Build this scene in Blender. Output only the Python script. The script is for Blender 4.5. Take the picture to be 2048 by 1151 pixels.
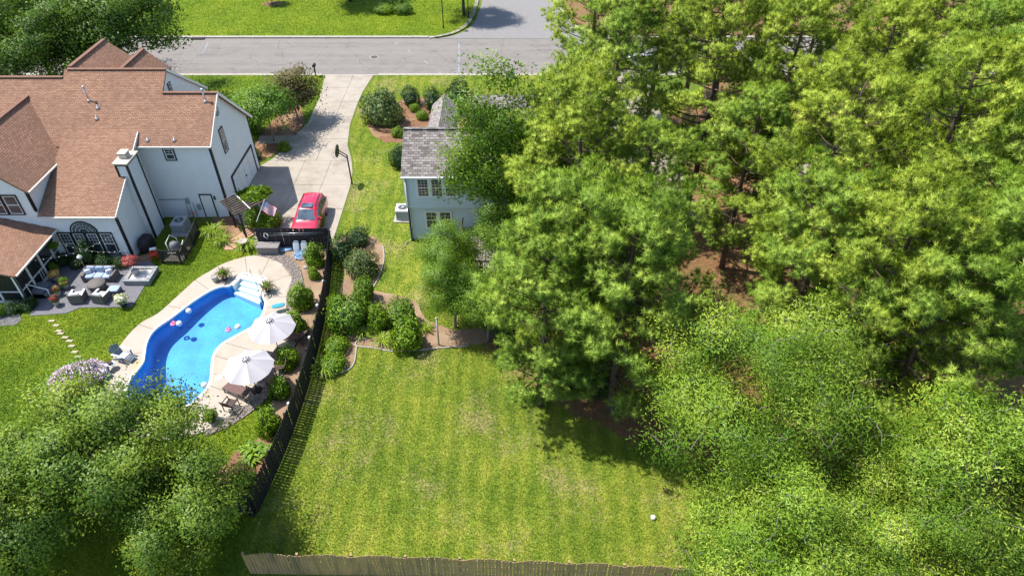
import bpy, math, random
import numpy as np
from mathutils import Vector, Matrix
from mathutils.geometry import tessellate_polygon
for o in list(bpy.data.objects): bpy.data.objects.remove(o)
S = bpy.context.scene
R = math.radians
rng = np.random.default_rng(11); random.seed(11)

# ------------------------------------------------------------------ camera, sky, sun, exposure
PITCH, CAMH, LENS = 40.1, 30.0, 24.0
cam = bpy.data.cameras.new('camera'); cam.lens = LENS; cam.sensor_width = 36; cam.clip_start = .5; cam.clip_end = 3000
camo = bpy.data.objects.new('camera', cam); S.collection.objects.link(camo)
camo.location = (0, 0, CAMH); camo.rotation_euler = (R(90-PITCH), 0, 0); S.camera = camo
SHX, SHY = .50, -.13                      # shadow offset on the ground per metre of height
SUN_EL = math.atan2(1, math.hypot(SHX, SHY)); SUN_AZ = math.atan2(-SHX, -SHY)
world = bpy.data.worlds.new('World'); S.world = world; world.use_nodes = True
wn = world.node_tree; sky = wn.nodes.new('ShaderNodeTexSky'); sky.sky_type = 'NISHITA'; sky.sun_disc = False
sky.sun_elevation = SUN_EL; sky.sun_rotation = SUN_AZ; sky.altitude = 150; sky.dust_density = .8; sky.air_density = 1.0
wn.links.new(sky.outputs[0], wn.nodes['Background'].inputs[0]); wn.nodes['Background'].inputs[1].default_value = .15
sl = bpy.data.lights.new('sun', 'SUN'); sl.energy = 4.6; sl.angle = R(.5); sl.color = (1, .95, .87)
so = bpy.data.objects.new('sun', sl); S.collection.objects.link(so)
so.rotation_euler = Vector((SHX, SHY, -1)).to_track_quat('-Z', 'Y').to_euler(); so.location = (-20, 6, 60)
S.view_settings.view_transform = 'Standard'; S.view_settings.look = 'None'; S.view_settings.gamma = 1
S.view_settings.exposure = .85
S.render.engine = 'CYCLES'
S.cycles.max_bounces = 7; S.cycles.diffuse_bounces = 3; S.cycles.glossy_bounces = 2; S.cycles.transparent_max_bounces = 10

# ------------------------------------------------------------------ helpers
COL = S.collection
def at(px, py, z=0.):                     # a point of the photograph (2048 wide) at a known real height -> metres
    f = 2048*LENS/36; t = R(PITCH); u = (px-1024)/f; v = (575.5-py)/f
    dy = math.cos(t)+v*math.sin(t); dz = -math.sin(t)+v*math.cos(t); k = (z-CAMH)/dz
    return (u*k, dy*k, z)
def P2(l, z=0.): return [at(x, y, z)[:2] for x, y in l]
WM = {}
def wm(o): return WM.get(o.name, Matrix()) if o else Matrix()
def tag(o, label=None, cat=None, group=None, kind=None):
    if label: o['label'] = label
    if cat: o['category'] = cat
    if group: o['group'] = group
    if kind: o['kind'] = kind
    return o
def thing(name, label, cat, loc=(0, 0, 0), rz=0, group=None):
    o = bpy.data.objects.new(name, None); COL.objects.link(o); o.empty_display_size = .2
    o.location = loc; o.rotation_euler = (0, 0, rz)
    WM[o.name] = Matrix.Translation(loc) @ Matrix.Rotation(rz, 4, 'Z')
    return tag(o, label, cat, group)
def link(name, me, mat, parent=None):
    o = bpy.data.objects.new(name, me); COL.objects.link(o)
    if mat and not me.materials: me.materials.append(mat)
    if parent: o.parent = parent
    WM[o.name] = wm(parent)
    return o
def mesh_np(name, V, Fa, var=None, smooth=False, nrm=None):
    if nrm is not None:                                    # soft foliage normals: faces wound to agree with them
        V = np.asarray(V); Fa = np.asarray(Fa); g = np.cross(V[Fa[:,1]]-V[Fa[:,0]], V[Fa[:,2]]-V[Fa[:,0]]); fl = np.einsum('ij,ij->i', g, nrm[Fa[:,0]]) < 0
        Fa = Fa.copy(); Fa[fl] = Fa[fl][:,::-1]; smooth = True
    me = bpy.data.meshes.new(name); V = np.asarray(V, dtype=np.float32); Fa = np.asarray(Fa, dtype=np.int32); k = Fa.shape[1]
    me.vertices.add(len(V)); me.vertices.foreach_set('co', V.ravel())
    me.loops.add(Fa.size); me.loops.foreach_set('vertex_index', Fa.ravel())
    me.polygons.add(len(Fa)); me.polygons.foreach_set('loop_start', np.arange(0, Fa.size, k, dtype=np.int32))
    if smooth: me.polygons.foreach_set('use_smooth', np.ones(len(Fa), dtype=bool))
    me.update(calc_edges=True)
    if nrm is not None:
        a = me.attributes.new('custom_normal', 'FLOAT_VECTOR', 'POINT'); a.data.foreach_set('vector', np.asarray(nrm, dtype=np.float32).ravel()); me.update()
    if var is not None:
        a = me.attributes.new('var', 'FLOAT', 'POINT'); a.data.foreach_set('value', np.asarray(var, dtype=np.float32))
    return me
class MB:
    def __init__(s): s.v = []; s.f = []
    def add(s, vs, fs):
        b = len(s.v); s.v += [tuple(p) for p in vs]; s.f += [tuple(i+b for i in f) for f in fs]; return s
    def box(s, x0, x1, y0, y1, z0, z1):
        return s.add([(x0,y0,z0),(x1,y0,z0),(x1,y1,z0),(x0,y1,z0),(x0,y0,z1),(x1,y0,z1),(x1,y1,z1),(x0,y1,z1)],
            [(3,2,1,0),(4,5,6,7),(0,1,5,4),(1,2,6,5),(2,3,7,6),(3,0,4,7)])
    def obox(s, c, size, rz=0, rx=0, ry=0):
        M = Matrix.Translation(c) @ Matrix.Rotation(rz,4,'Z') @ Matrix.Rotation(ry,4,'Y') @ Matrix.Rotation(rx,4,'X')
        a, b, d = [q/2 for q in size]
        vs = [M @ Vector(p) for p in [(-a,-b,-d),(a,-b,-d),(a,b,-d),(-a,b,-d),(-a,-b,d),(a,-b,d),(a,b,d),(-a,b,d)]]
        return s.add(vs, [(3,2,1,0),(4,5,6,7),(0,1,5,4),(1,2,6,5),(2,3,7,6),(3,0,4,7)])
    def bar(s, p, q, w, h):
        p = Vector(p); q = Vector(q); d = (q-p).normalized(); up = Vector((0,0,1)) if abs(d.z) < .95 else Vector((1,0,0))
        a = d.cross(up).normalized()*w/2; b = a.cross(d).normalized()*h/2
        return s.add([p-a-b,p+a-b,p+a+b,p-a+b,q-a-b,q+a-b,q+a+b,q-a+b],[(0,1,2,3),(7,6,5,4),(0,4,5,1),(1,5,6,2),(2,6,7,3),(3,7,4,0)])
    def tube(s, pts, r, n=6):
        pts = [Vector(p) for p in pts]; m = len(pts); rs = r if isinstance(r, (list, tuple)) else [r]*m; vs = []; fs = []
        for i, p in enumerate(pts):
            d = (pts[min(i+1,m-1)]-pts[max(i-1,0)]).normalized(); up = Vector((0,0,1)) if abs(d.z) < .9 else Vector((1,0,0))
            a = d.cross(up).normalized(); b = a.cross(d)
            for k in range(n):
                t = 2*math.pi*k/n; vs.append(p+(a*math.cos(t)+b*math.sin(t))*rs[i])
        for i in range(m-1):
            for k in range(n): fs.append((i*n+k, i*n+(k+1)%n, (i+1)*n+(k+1)%n, (i+1)*n+k))
        fs.append(tuple(range(n-1,-1,-1))); fs.append(tuple((m-1)*n+k for k in range(n)))
        return s.add(vs, fs)
    def lathe(s, prof, n=14, c=(0,0,0)):
        vs = []; fs = []; m = len(prof)
        for r, z in prof:
            for k in range(n): t = 2*math.pi*k/n; vs.append((c[0]+r*math.cos(t), c[1]+r*math.sin(t), c[2]+z))
        for i in range(m-1):
            for k in range(n): fs.append((i*n+k, i*n+(k+1)%n, (i+1)*n+(k+1)%n, (i+1)*n+k))
        fs.append(tuple(range(n-1,-1,-1))); fs.append(tuple((m-1)*n+k for k in range(n)))
        return s.add(vs, fs)
    def prism(s, poly, z0, z1, bottom=False):
        n = len(poly); A = sum(poly[i][0]*poly[(i+1)%n][1]-poly[(i+1)%n][0]*poly[i][1] for i in range(n))
        if A < 0: poly = poly[::-1]
        vs = [(p[0],p[1],z0) for p in poly]+[(p[0],p[1],z1) for p in poly]
        tr = tessellate_polygon([[Vector((p[0],p[1],0)) for p in poly]]); fs = []
        for t in tr:
            a, b, c = [poly[i] for i in t]
            if (b[0]-a[0])*(c[1]-a[1])-(b[1]-a[1])*(c[0]-a[0]) < 0: t = (t[0],t[2],t[1])
            fs.append(tuple(i+n for i in t))
            if bottom: fs.append(tuple(reversed(t)))
        fs += [(i,(i+1)%n,(i+1)%n+n,i+n) for i in range(n)]
        return s.add(vs, fs)
    def sheet(s, poly, z, holes=()):
        loops = [[Vector((p[0],p[1],0)) for p in poly]]+[[Vector((p[0],p[1],0)) for p in h] for h in holes]
        flat = [v for l in loops for v in l]; fs = []
        for t in tessellate_polygon(loops):
            a, b, c = [flat[i] for i in t]
            if (b.x-a.x)*(c.y-a.y)-(b.y-a.y)*(c.x-a.x) < 0: t = (t[0],t[2],t[1])
            fs.append(tuple(t))
        return s.add([(v.x,v.y,z) for v in flat], fs)
    def ball(s, c, r, nu=12, nv=8, e=1.0, rz=0):          # ellipsoid; e < 1 squares it off (cushions)
        pw = lambda a: math.copysign(abs(a)**e, a); vs = []; fs = []; cz, sz = math.cos(rz), math.sin(rz)
        for j in range(nv+1):
            p = -math.pi/2+math.pi*j/nv
            for i in range(nu):
                t = 2*math.pi*i/nu; x = r[0]*pw(math.cos(p))*pw(math.cos(t)); y = r[1]*pw(math.cos(p))*pw(math.sin(t))
                vs.append((c[0]+x*cz-y*sz, c[1]+x*sz+y*cz, c[2]+r[2]*pw(math.sin(p))))
        for j in range(nv):
            for i in range(nu): fs.append((j*nu+i, j*nu+(i+1)%nu, (j+1)*nu+(i+1)%nu, (j+1)*nu+i))
        return s.add(vs, fs)
    def slab(s, pts, th):                                  # 3D polygon (top, CCW from above) with thickness downward
        n = len(pts); vs = list(pts)+[(p[0],p[1],p[2]-th) for p in pts]
        return s.add(vs, [tuple(range(n)), tuple(range(2*n-1,n-1,-1))]+[((i+1)%n,i,i+n,(i+1)%n+n) for i in range(n)])
    def siding(s, poly, o, t, nrm, h=.22):                 # lapped boards on a convex wall outline (s, z)
        z0 = min(p[1] for p in poly); z1 = max(p[1] for p in poly); k = 0
        def clip(pl, zc, keep_above):
            out = []
            for i in range(len(pl)):
                a, b = pl[i], pl[(i+1)%len(pl)]; ia = (a[1] >= zc) == keep_above or a[1] == zc; ib = (b[1] >= zc) == keep_above or b[1] == zc
                if ia: out.append(a)
                if ia != ib:
                    q = (zc-a[1])/(b[1]-a[1]); out.append((a[0]+(b[0]-a[0])*q, zc))
            return out
        while z0+k*h < z1-1e-4:
            a = z0+k*h; b = min(a+h, z1); pl = clip(clip(poly, a, True), b, False) if len(poly) else []
            if len(pl) >= 3:
                W = lambda p, d: (o[0]+t[0]*p[0]+nrm[0]*d, o[1]+t[1]*p[0]+nrm[1]*d, p[1])
                vs = [W(p, .05*(1-(p[1]-a)/h)) for p in pl]; s.add(vs, [tuple(range(len(vs)))])
                lo = [p for p in pl if abs(p[1]-a) < 1e-6]
                if len(lo) >= 2:
                    x0 = min(p[0] for p in lo); x1 = max(p[0] for p in lo)
                    s.add([W((x0,a),.05),W((x1,a),.05),W((x1,a),-.002),W((x0,a),-.002)],[(0,1,2,3)])
            k += 1
        return s
    def build(s, name, mat, parent=None, smooth=False):
        M = wm(parent).inverted(); me = bpy.data.meshes.new(name)
        me.from_pydata([M @ Vector(p) for p in s.v], [], s.f); me.update()
        if smooth: me.polygons.foreach_set('use_smooth', [True]*len(me.polygons))
        return link(name, me, mat, parent)
def copy_tree(o, parent=None):
    c = o.copy(); COL.objects.link(c); c.parent = parent
    for ch in o.children: copy_tree(ch, c)
    return c
def place(o, loc, rz=0, sc=None):
    o.location = loc; o.rotation_euler = (0, 0, rz)
    if sc: o.scale = (sc, sc, sc) if isinstance(sc, (int, float)) else sc
    return o
def inside(poly, X, Y):
    poly = np.asarray(poly); r = np.zeros(len(X), bool); n = len(poly); j = n-1
    for i in range(n):
        xi, yi = poly[i][0], poly[i][1]; xj, yj = poly[j][0], poly[j][1]
        c = ((yi > Y) != (yj > Y)) & (X < (xj-xi)*(Y-yi)/(yj-yi+1e-12)+xi); r ^= c; j = i
    return r
def spline(pts, per=8, closed=True):
    n = len(pts); out = []; dim = len(pts[0])
    for i in range(n if closed else n-1):
        g = (lambda k: pts[k % n]) if closed else (lambda k: pts[min(max(k,0),n-1)])
        p0, p1, p2, p3 = g(i-1), g(i), g(i+1), g(i+2)
        for k in range(per):
            t = k/per; out.append(tuple(.5*(2*p1[d]+(p2[d]-p0[d])*t+(2*p0[d]-5*p1[d]+4*p2[d]-p3[d])*t*t+(3*p1[d]-p0[d]-3*p2[d]+p3[d])*t**3) for d in range(dim)))
    if not closed: out.append(tuple(pts[-1]))
    return out
def jag(poly, step=.4, amp=.12, seed=0):                  # an irregular edge for planted beds
    rr = random.Random(seed); out = []
    for i in range(len(poly)):
        a, b = poly[i], poly[(i+1)%len(poly)]; L = math.hypot(b[0]-a[0], b[1]-a[1]); m = max(1, int(L/step))
        for k in range(m): out.append((a[0]+(b[0]-a[0])*k/m+rr.uniform(-amp,amp), a[1]+(b[1]-a[1])*k/m+rr.uniform(-amp,amp)))
    return out

# ------------------------------------------------------------------ materials
def nt(name):
    m = bpy.data.materials.new(name); m.use_nodes = True; t = m.node_tree; return m, t, t.nodes['Principled BSDF']
def nd(t, kind, **kw):
    n = t.nodes.new('ShaderNode'+kind)
    for k, v in kw.items():
        if k.startswith('i_'): n.inputs[k[2:].replace('_',' ')].default_value = v
        else: setattr(n, k, v)
    return n
def pos(t, scale=(1,1,1), space='Position'):
    g = nd(t, 'NewGeometry'); mp = nd(t, 'Mapping'); mp.inputs['Scale'].default_value = scale
    t.links.new(g.outputs[space], mp.inputs[0]); return mp.outputs[0]
def noise_n(t, vec, scale, detail=4, rough=.55):
    n = nd(t, 'TexNoise'); n.inputs['Scale'].default_value = scale; n.inputs['Detail'].default_value = detail; n.inputs['Roughness'].default_value = rough
    t.links.new(vec, n.inputs['Vector']); return n.outputs['Fac']
def ramp(t, fac, stops):
    r = nd(t, 'ValToRGB'); e = r.color_ramp.elements
    while len(e) < len(stops): e.new(.5)
    for q, (p, c) in zip(e, stops): q.position = p; q.color = tuple(c)+(1,) if len(c) == 3 else c
    t.links.new(fac, r.inputs[0]); return r.outputs[0]
def mixc(t, fac, a, b, mode='MIX'):
    m = nd(t, 'Mix', data_type='RGBA', blend_type=mode)
    for sock, v in ((m.inputs[0], fac), (m.inputs[6], a), (m.inputs[7], b)):
        if isinstance(v, (int, float)): sock.default_value = v
        elif isinstance(v, tuple): sock.default_value = v+(1,) if len(v) == 3 else v
        else: t.links.new(v, sock)
    return m.outputs[2]
def math_n(t, op, a, b=0.):
    m = nd(t, 'Math', operation=op)
    for sock, v in zip(m.inputs, (a, b)):
        if isinstance(v, (int, float)): sock.default_value = v
        else: t.links.new(v, sock)
    return m.outputs[0]
def bump(t, p, h, strength=.4, dist=.02):
    b = nd(t, 'Bump'); b.inputs['Strength'].default_value = strength; b.inputs['Distance'].default_value = dist
    t.links.new(h, b.inputs['Height']); t.links.new(b.outputs[0], p.inputs['Normal'])
def mat(name, c, c2=None, scale=4, rough=.75, bmp=0, bscale=20, metallic=0, spec=.3, coat=0, stretch=(1,1,1), grime=None):
    m, t, p = nt(name); p.inputs['Roughness'].default_value = rough; p.inputs['Metallic'].default_value = metallic
    p.inputs['Specular IOR Level'].default_value = spec; p.inputs['Coat Weight'].default_value = coat
    v = pos(t, stretch); c2 = c2 or tuple(q*.8 for q in c)
    col = ramp(t, noise_n(t, v, scale, 5), [(.3, c), (.7, c2)])
    if grime: col = mixc(t, ramp(t, noise_n(t, v, .5, 6, .65), [(.48,(0,0,0)),(.7,(1,1,1))]), col, grime)
    t.links.new(col, p.inputs['Base Color'])
    if bmp: bump(t, p, noise_n(t, v, bscale, 3), bmp, .02)
    return m
def leafmat(name, dark, mid, light, trans=.35, rough=.5, spec=.35):
    m, t, p = nt(name); a = nd(t, 'Attribute', attribute_name='var'); p.inputs['Roughness'].default_value = rough; p.inputs['Specular IOR Level'].default_value = spec
    big = noise_n(t, pos(t), .45, 3)
    f = math_n(t, 'ADD', a.outputs['Fac'], math_n(t, 'MULTIPLY', math_n(t, 'SUBTRACT', big, .5), .7))
    col = ramp(t, f, [(.05, dark), (.5, mid), (.95, light)]); t.links.new(col, p.inputs['Base Color'])
    tr = nd(t, 'BsdfTranslucent'); t.links.new(mixc(t, 1., col, (1.35,1.25,.6), 'MULTIPLY'), tr.inputs[0])
    mx = nd(t, 'MixShader'); mx.inputs[0].default_value = trans
    t.links.new(p.outputs[0], mx.inputs[1]); t.links.new(tr.outputs[0], mx.inputs[2]); t.links.new(mx.outputs[0], t.nodes['Material Output'].inputs[0])
    return m
def lawnmat(name, deep, mid, light, straw, strawamt=.62, stripe=0., period=1.05, blade=False):
    m, t, p = nt(name); p.inputs['Roughness'].default_value = .8; p.inputs['Specular IOR Level'].default_value = .15
    v = pos(t, (1,1,0)); big = noise_n(t, v, .22, 4); midn = noise_n(t, v, 1.3, 5, .65); fine = noise_n(t, v, 9, 3, .7)
    f = math_n(t, 'ADD', math_n(t, 'MULTIPLY', big, .55), math_n(t, 'MULTIPLY', midn, .3)); f = math_n(t, 'ADD', f, math_n(t, 'MULTIPLY', fine, .22))
    if stripe:
        w = nd(t, 'TexWave', wave_type='BANDS', bands_direction='X'); w.inputs['Scale'].default_value = .314/period; w.inputs['Distortion'].default_value = 4.0; w.inputs['Detail'].default_value = 3; w.inputs['Detail Scale'].default_value = .8
        t.links.new(v, w.inputs[0]); f = math_n(t, 'ADD', f, math_n(t, 'MULTIPLY', math_n(t, 'SUBTRACT', w.outputs['Fac'], .5), stripe))
    if blade:
        a = nd(t, 'Attribute', attribute_name='var'); f = math_n(t, 'ADD', f, math_n(t, 'MULTIPLY', math_n(t, 'SUBTRACT', a.outputs['Fac'], .5), .22))
    col = ramp(t, f, [(.36, deep), (.54, mid), (.72, light)])
    sp = math_n(t, 'ADD', math_n(t, 'MULTIPLY', noise_n(t, v, .28, 2), .45), math_n(t, 'MULTIPLY', noise_n(t, v, 4.5, 6, .75), .55))
    col = mixc(t, ramp(t, sp, [(strawamt-.05,(0,0,0)),(strawamt+.07,(.85,.85,.85))]), col, straw)
    t.links.new(col, p.inputs['Base Color']); bump(t, p, noise_n(t, v, 14, 4, .7), .9, .08)
    if blade:
        tr = nd(t, 'BsdfTranslucent'); t.links.new(col, tr.inputs[0]); mx = nd(t, 'MixShader'); mx.inputs[0].default_value = .35
        t.links.new(p.outputs[0], mx.inputs[1]); t.links.new(tr.outputs[0], mx.inputs[2]); t.links.new(mx.outputs[0], t.nodes['Material Output'].inputs[0])
    return m
def shingle(name, a, b, dark, axis='XY', slope=1.2, w=.29, h=.135, stain=None):
    m, t, p = nt(name); p.inputs['Roughness'].default_value = .92; p.inputs['Specular IOR Level'].default_value = .15
    g = nd(t, 'NewGeometry'); sp = nd(t, 'SeparateXYZ'); cb = nd(t, 'CombineXYZ'); t.links.new(g.outputs['Position'], sp.inputs[0])
    t.links.new(sp.outputs[0 if axis == 'XY' else 1], cb.inputs[0]); t.links.new(math_n(t, 'MULTIPLY', sp.outputs[1 if axis == 'XY' else 0], slope), cb.inputs[1])
    br = nd(t, 'TexBrick'); t.links.new(cb.outputs[0], br.inputs['Vector']); br.inputs['Scale'].default_value = 1
    br.inputs['Brick Width'].default_value = w; br.inputs['Row Height'].default_value = h; br.inputs['Mortar Size'].default_value = .014; br.inputs['Mortar Smooth'].default_value = .2
    br.inputs['Color1'].default_value = a+(1,); br.inputs['Color2'].default_value = b+(1,); br.inputs['Mortar'].default_value = dark+(1,); br.offset = .5
    n = noise_n(t, g.outputs['Position'], 7, 4, .7); col = mixc(t, .55, br.outputs[0], ramp(t, n, [(.3,(.35,.35,.35)),(.7,(.78,.78,.78))]), 'OVERLAY')
    if stain: col = mixc(t, ramp(t, noise_n(t, g.outputs['Position'], .35, 5), [(.45,(0,0,0)),(.75,(.5,.5,.5))]), col, stain)
    t.links.new(col, p.inputs['Base Color']); bump(t, p, math_n(t, 'SUBTRACT', 1., br.outputs['Fac']), .6, .03)
    return m
def glassmat(name, c=(.02,.025,.03), rough=.04):
    m, t, p = nt(name); p.inputs['Base Color'].default_value = c+(1,); p.inputs['Roughness'].default_value = rough; p.inputs['Specular IOR Level'].default_value = .8
    n = noise_n(t, pos(t), 1.4, 3); t.links.new(ramp(t, n, [(.35,c),(.7,tuple(q*3+.01 for q in c))]), p.inputs['Base Color']); return m
def mixtrans(name, c, alpha, rough=.5):
    m, t, p = nt(name); p.inputs['Base Color'].default_value = c+(1,); p.inputs['Roughness'].default_value = rough
    tr = nd(t, 'BsdfTransparent'); mx = nd(t, 'MixShader'); mx.inputs[0].default_value = alpha
    t.links.new(tr.outputs[0], mx.inputs[1]); t.links.new(p.outputs[0], mx.inputs[2]); t.links.new(mx.outputs[0], t.nodes['Material Output'].inputs[0]); return m
M = {}
M['siding'] = mat('white_siding', (.688,.698,.688), (.642,.651,.642), 2, .6, 0)
M['nbsiding'] = mat('pale_siding', (.589,.646,.665), (.551,.608,.627), 2, .6)
M['white'] = mat('white_paint', (.736,.736,.718), (.662,.662,.644), 6, .5)
M['black'] = mat('black_paint', (.016,.015,.018), (.03,.028,.03), 4, .5)
M['blackfence'] = mat('black_stained_wood', (.014,.013,.018), (.032,.028,.034), 3, .75, .2, 30, stretch=(6,6,.6))
M['fencewood'] = mat('weathered_fence_wood', (.30,.195,.095), (.40,.28,.15), 2.2, .85, .3, 25, stretch=(7,7,.7), grime=(.16,.13,.08))
M['glass'] = glassmat('window_glass')
M['screen'] = mixtrans('porch_screen', (.02,.022,.025), .62)
M['roof'] = shingle('terracotta_shingle', (.30,.178,.116), (.222,.118,.076), (.125,.066,.05), 'XY', 1.22, stain=(.15,.095,.07))
M['roofwing'] = shingle('terracotta_shingle_side', (.30,.178,.116), (.222,.118,.076), (.125,.066,.05), 'YX', 1.3, stain=(.15,.095,.07))
M['nbroof'] = shingle('grey_brown_shingle', (.27,.245,.23), (.105,.09,.083), (.07,.062,.058), 'XY', 1.12, .36, .19)
M['nbroofside'] = shingle('grey_brown_shingle_side', (.30,.275,.26), (.16,.14,.13), (.08,.07,.065), 'YX', 1.15, .3, .16)
M['cap'] = mat('ridge_cap', (.2,.11,.075), (.14,.075,.05), 6, .9)
M['concrete'] = mat('driveway_concrete', (.34,.30,.25), (.29,.255,.21), 1.2, .88, .15, 60, grime=(.225,.19,.15))
M['kerb'] = mat('kerb_concrete', (.34,.318,.274), (.281,.259,.222), 2, .9, .2, 40)
M['deck'] = mat('pool_deck_concrete', (.375,.33,.275), (.345,.30,.245), .9, .85, .1, 80, grime=(.315,.26,.195))
M['asphalt'] = mat('asphalt', (.188,.17,.155), (.162,.147,.135), 3, .92, .25, 90, grime=(.140,.128,.118))
t = M['asphalt'].node_tree; p = t.nodes['Principled BSDF']; old = p.inputs['Base Color'].links[0].from_socket
vo = nd(t, 'TexVoronoi', feature='DISTANCE_TO_EDGE'); vo.inputs['Scale'].default_value = .22; wv = pos(t); nz = nd(t, 'TexNoise'); nz.inputs['Scale'].default_value = 1.1; nz.inputs['Detail'].default_value = 5; t.links.new(wv, nz.inputs['Vector'])
t.links.new(mixc(t, .35, wv, nz.outputs['Color'], 'ADD'), vo.inputs['Vector']); c1 = mixc(t, ramp(t, vo.outputs['Distance'], [(.0,(.55,.55,.55)),(.012,(0,0,0))]), old, (.06,.055,.05))
tw_ = noise_n(t, pos(t, (.04,1,1)), .9, 3); t.links.new(mixc(t, ramp(t, tw_, [(.42,(0,0,0)),(.62,(.5,.5,.5))]), c1, (.21,.19,.172)), p.inputs['Base Color'])
M['asphalt2'] = mat('side_street_asphalt', (.205,.197,.193), (.176,.168,.164), 3, .92, .25, 90)
M['joint'] = mat('joint_filler', (.09,.075,.06), (.06,.05,.04), 5, .95)
M['paver'] = mat('patio_paver', (.153,.149,.162), (.117,.113,.126), 5, .85, .3, 24)
M['mulch'] = mat('bark_mulch', (.228,.119,.062), (.123,.065,.036), 9, .95, 1, 30, grime=(.314,.209,.123))
M['straw'] = mat('pine_straw', (.24,.125,.055), (.13,.07,.036), 4, .95, 1, 30, grime=(.10,.11,.03))
M['soil'] = mat('garden_soil', (.255,.17,.106), (.187,.119,.072), 4, .95, .8, 20, grime=(.306,.221,.145))
M['gravel'] = mat('river_gravel', (.336,.288,.248), (.192,.164,.148), 30, .85)
M['gravelbed'] = mat('gravel_bed', (.20,.17,.15), (.13,.11,.1), 25, .95, 1, 30)
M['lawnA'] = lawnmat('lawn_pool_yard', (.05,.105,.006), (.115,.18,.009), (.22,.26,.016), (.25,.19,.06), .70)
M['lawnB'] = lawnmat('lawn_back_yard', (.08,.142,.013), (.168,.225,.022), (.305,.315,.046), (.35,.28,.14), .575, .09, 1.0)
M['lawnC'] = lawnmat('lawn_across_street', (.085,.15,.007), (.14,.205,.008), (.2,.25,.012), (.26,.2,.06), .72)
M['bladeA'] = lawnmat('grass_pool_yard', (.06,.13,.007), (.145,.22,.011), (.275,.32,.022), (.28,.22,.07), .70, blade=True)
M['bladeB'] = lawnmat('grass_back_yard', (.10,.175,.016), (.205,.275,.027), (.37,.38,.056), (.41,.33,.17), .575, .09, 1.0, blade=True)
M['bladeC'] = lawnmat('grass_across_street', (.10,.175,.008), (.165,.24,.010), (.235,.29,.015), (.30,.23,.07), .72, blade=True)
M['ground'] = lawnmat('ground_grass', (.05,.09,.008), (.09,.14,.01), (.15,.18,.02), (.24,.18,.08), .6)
M['bark'] = mat('pine_bark', (.13,.09,.065), (.06,.045,.035), 5, .95, .8, 14, stretch=(2,2,.5))
M['barkgrey'] = mat('grey_bark', (.26,.235,.205), (.15,.135,.12), 4, .9, .5, 14, stretch=(2,2,.5))
M['barkdark'] = mat('dark_bark', (.10,.08,.062), (.055,.045,.036), 4, .95, .6, 14, stretch=(2,2,.5))
M['pine'] = leafmat('pine_needles', (.115,.195,.015), (.245,.345,.03), (.41,.50,.065), .22, .5, .2)
M['pine2'] = leafmat('pine_needles_bluer', (.095,.185,.016), (.205,.325,.034), (.36,.47,.07), .22, .5, .2)
M['birch'] = leafmat('small_birch_leaves', (.06,.14,.008), (.12,.22,.010), (.20,.30,.018), .25)
M['pecan'] = leafmat('pecan_leaves', (.055,.14,.011), (.165,.28,.02), (.42,.50,.065), .24, .5, .3)
M['elm'] = leafmat('small_elm_leaves', (.04,.095,.011), (.115,.20,.016), (.29,.37,.04), .25)
M['oak'] = leafmat('oak_leaves', (.03,.08,.008), (.075,.15,.011), (.16,.25,.018), .3)
M['cypress'] = leafmat('feathery_green', (.075,.14,.006), (.16,.23,.010), (.28,.33,.018), .35)
M['shrub'] = leafmat('shrub_leaves', (.05,.125,.010), (.105,.215,.014), (.21,.32,.026), .28)
M['shrubbright'] = leafmat('bright_shrub_leaves', (.075,.17,.007), (.14,.26,.010), (.26,.36,.018), .32)
M['shrubgrey'] = leafmat('greyish_shrub_leaves', (.055,.095,.024), (.105,.16,.04), (.19,.25,.08), .25)
M['shrubdark'] = leafmat('dark_yew_leaves', (.012,.04,.010), (.03,.075,.014), (.06,.12,.02), .2)
M['burgundy'] = leafmat('burgundy_leaves', (.075,.055,.02), (.12,.10,.03), (.17,.18,.04), .28)
M['redmaple'] = leafmat('red_maple_leaves', (.22,.04,.035), (.36,.08,.075), (.48,.17,.14), .3)
M['lily'] = leafmat('strap_leaves', (.12,.22,.012), (.22,.32,.02), (.36,.42,.05), .35)
M['lilac'] = leafmat('lilac_flowers', (.45,.30,.50), (.62,.46,.66), (.78,.66,.80), .3)
M['flowerred'] = leafmat('red_flowers', (.28,.02,.04), (.42,.06,.1), (.6,.3,.3), .3)
M['floweryel'] = leafmat('orange_flowers', (.6,.28,.05), (.7,.45,.12), (.8,.65,.3), .3)
M['flowerwhite'] = leafmat('white_flowers', (.6,.65,.4), (.75,.76,.62), (.85,.84,.78), .3)

# ------------------------------------------------------------------ the setting: ground, streets, lawns
def struct(name, mb, m): return tag(mb.build(name, m), kind='structure')
YS, YF = 71.8, 82.6                                     # near and far edge of the street (metres)
PAIRS = [((484,549),(470,520)),((507,553),(513,512)),((531,558),(563,528)),((528,575),(584,557)),((525,592),(574,588)),((530,606),(573,610)),
 ((526,626),(573,626)),((512,648),(577,650)),((496,659),(578,668)),((470,673),(572,700)),((442,690),(562,725)),((427,711),(547,746)),
 ((423,735),(532,768)),((421,757),(518,788)),((414,776),(497,808)),((390,801),(450,838)),((350,825),(411,862)),((305,835),(330,880)),
 ((268,820),(255,865)),((254,788),(215,825)),((262,756),(200,770)),((286,725),(218,735)),((294,686),(241,691)),((310,660),(278,650)),
 ((346,634),(318,626)),((387,603),(352,596)),((421,582),(391,561)),((442,574),(420,543)),((461,571),(443,530))]
both = spline([at(*a)[:2]+at(*b)[:2] for a, b in PAIRS], 8)
POOL = [p[:2] for p in both]; DECKO = [p[2:] for p in both]
far_x = 160
struct('ground', MB().sheet([(-900,-600),(900,-600),(900,1500),(-900,1500)], -.16, [POOL[::-1]]), M['ground'])
yard = MB().sheet([(-far_x,-60),(far_x,-60),(far_x,YS-.5),(-far_x,YS-.5)], 0, [POOL[::-1]])
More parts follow.
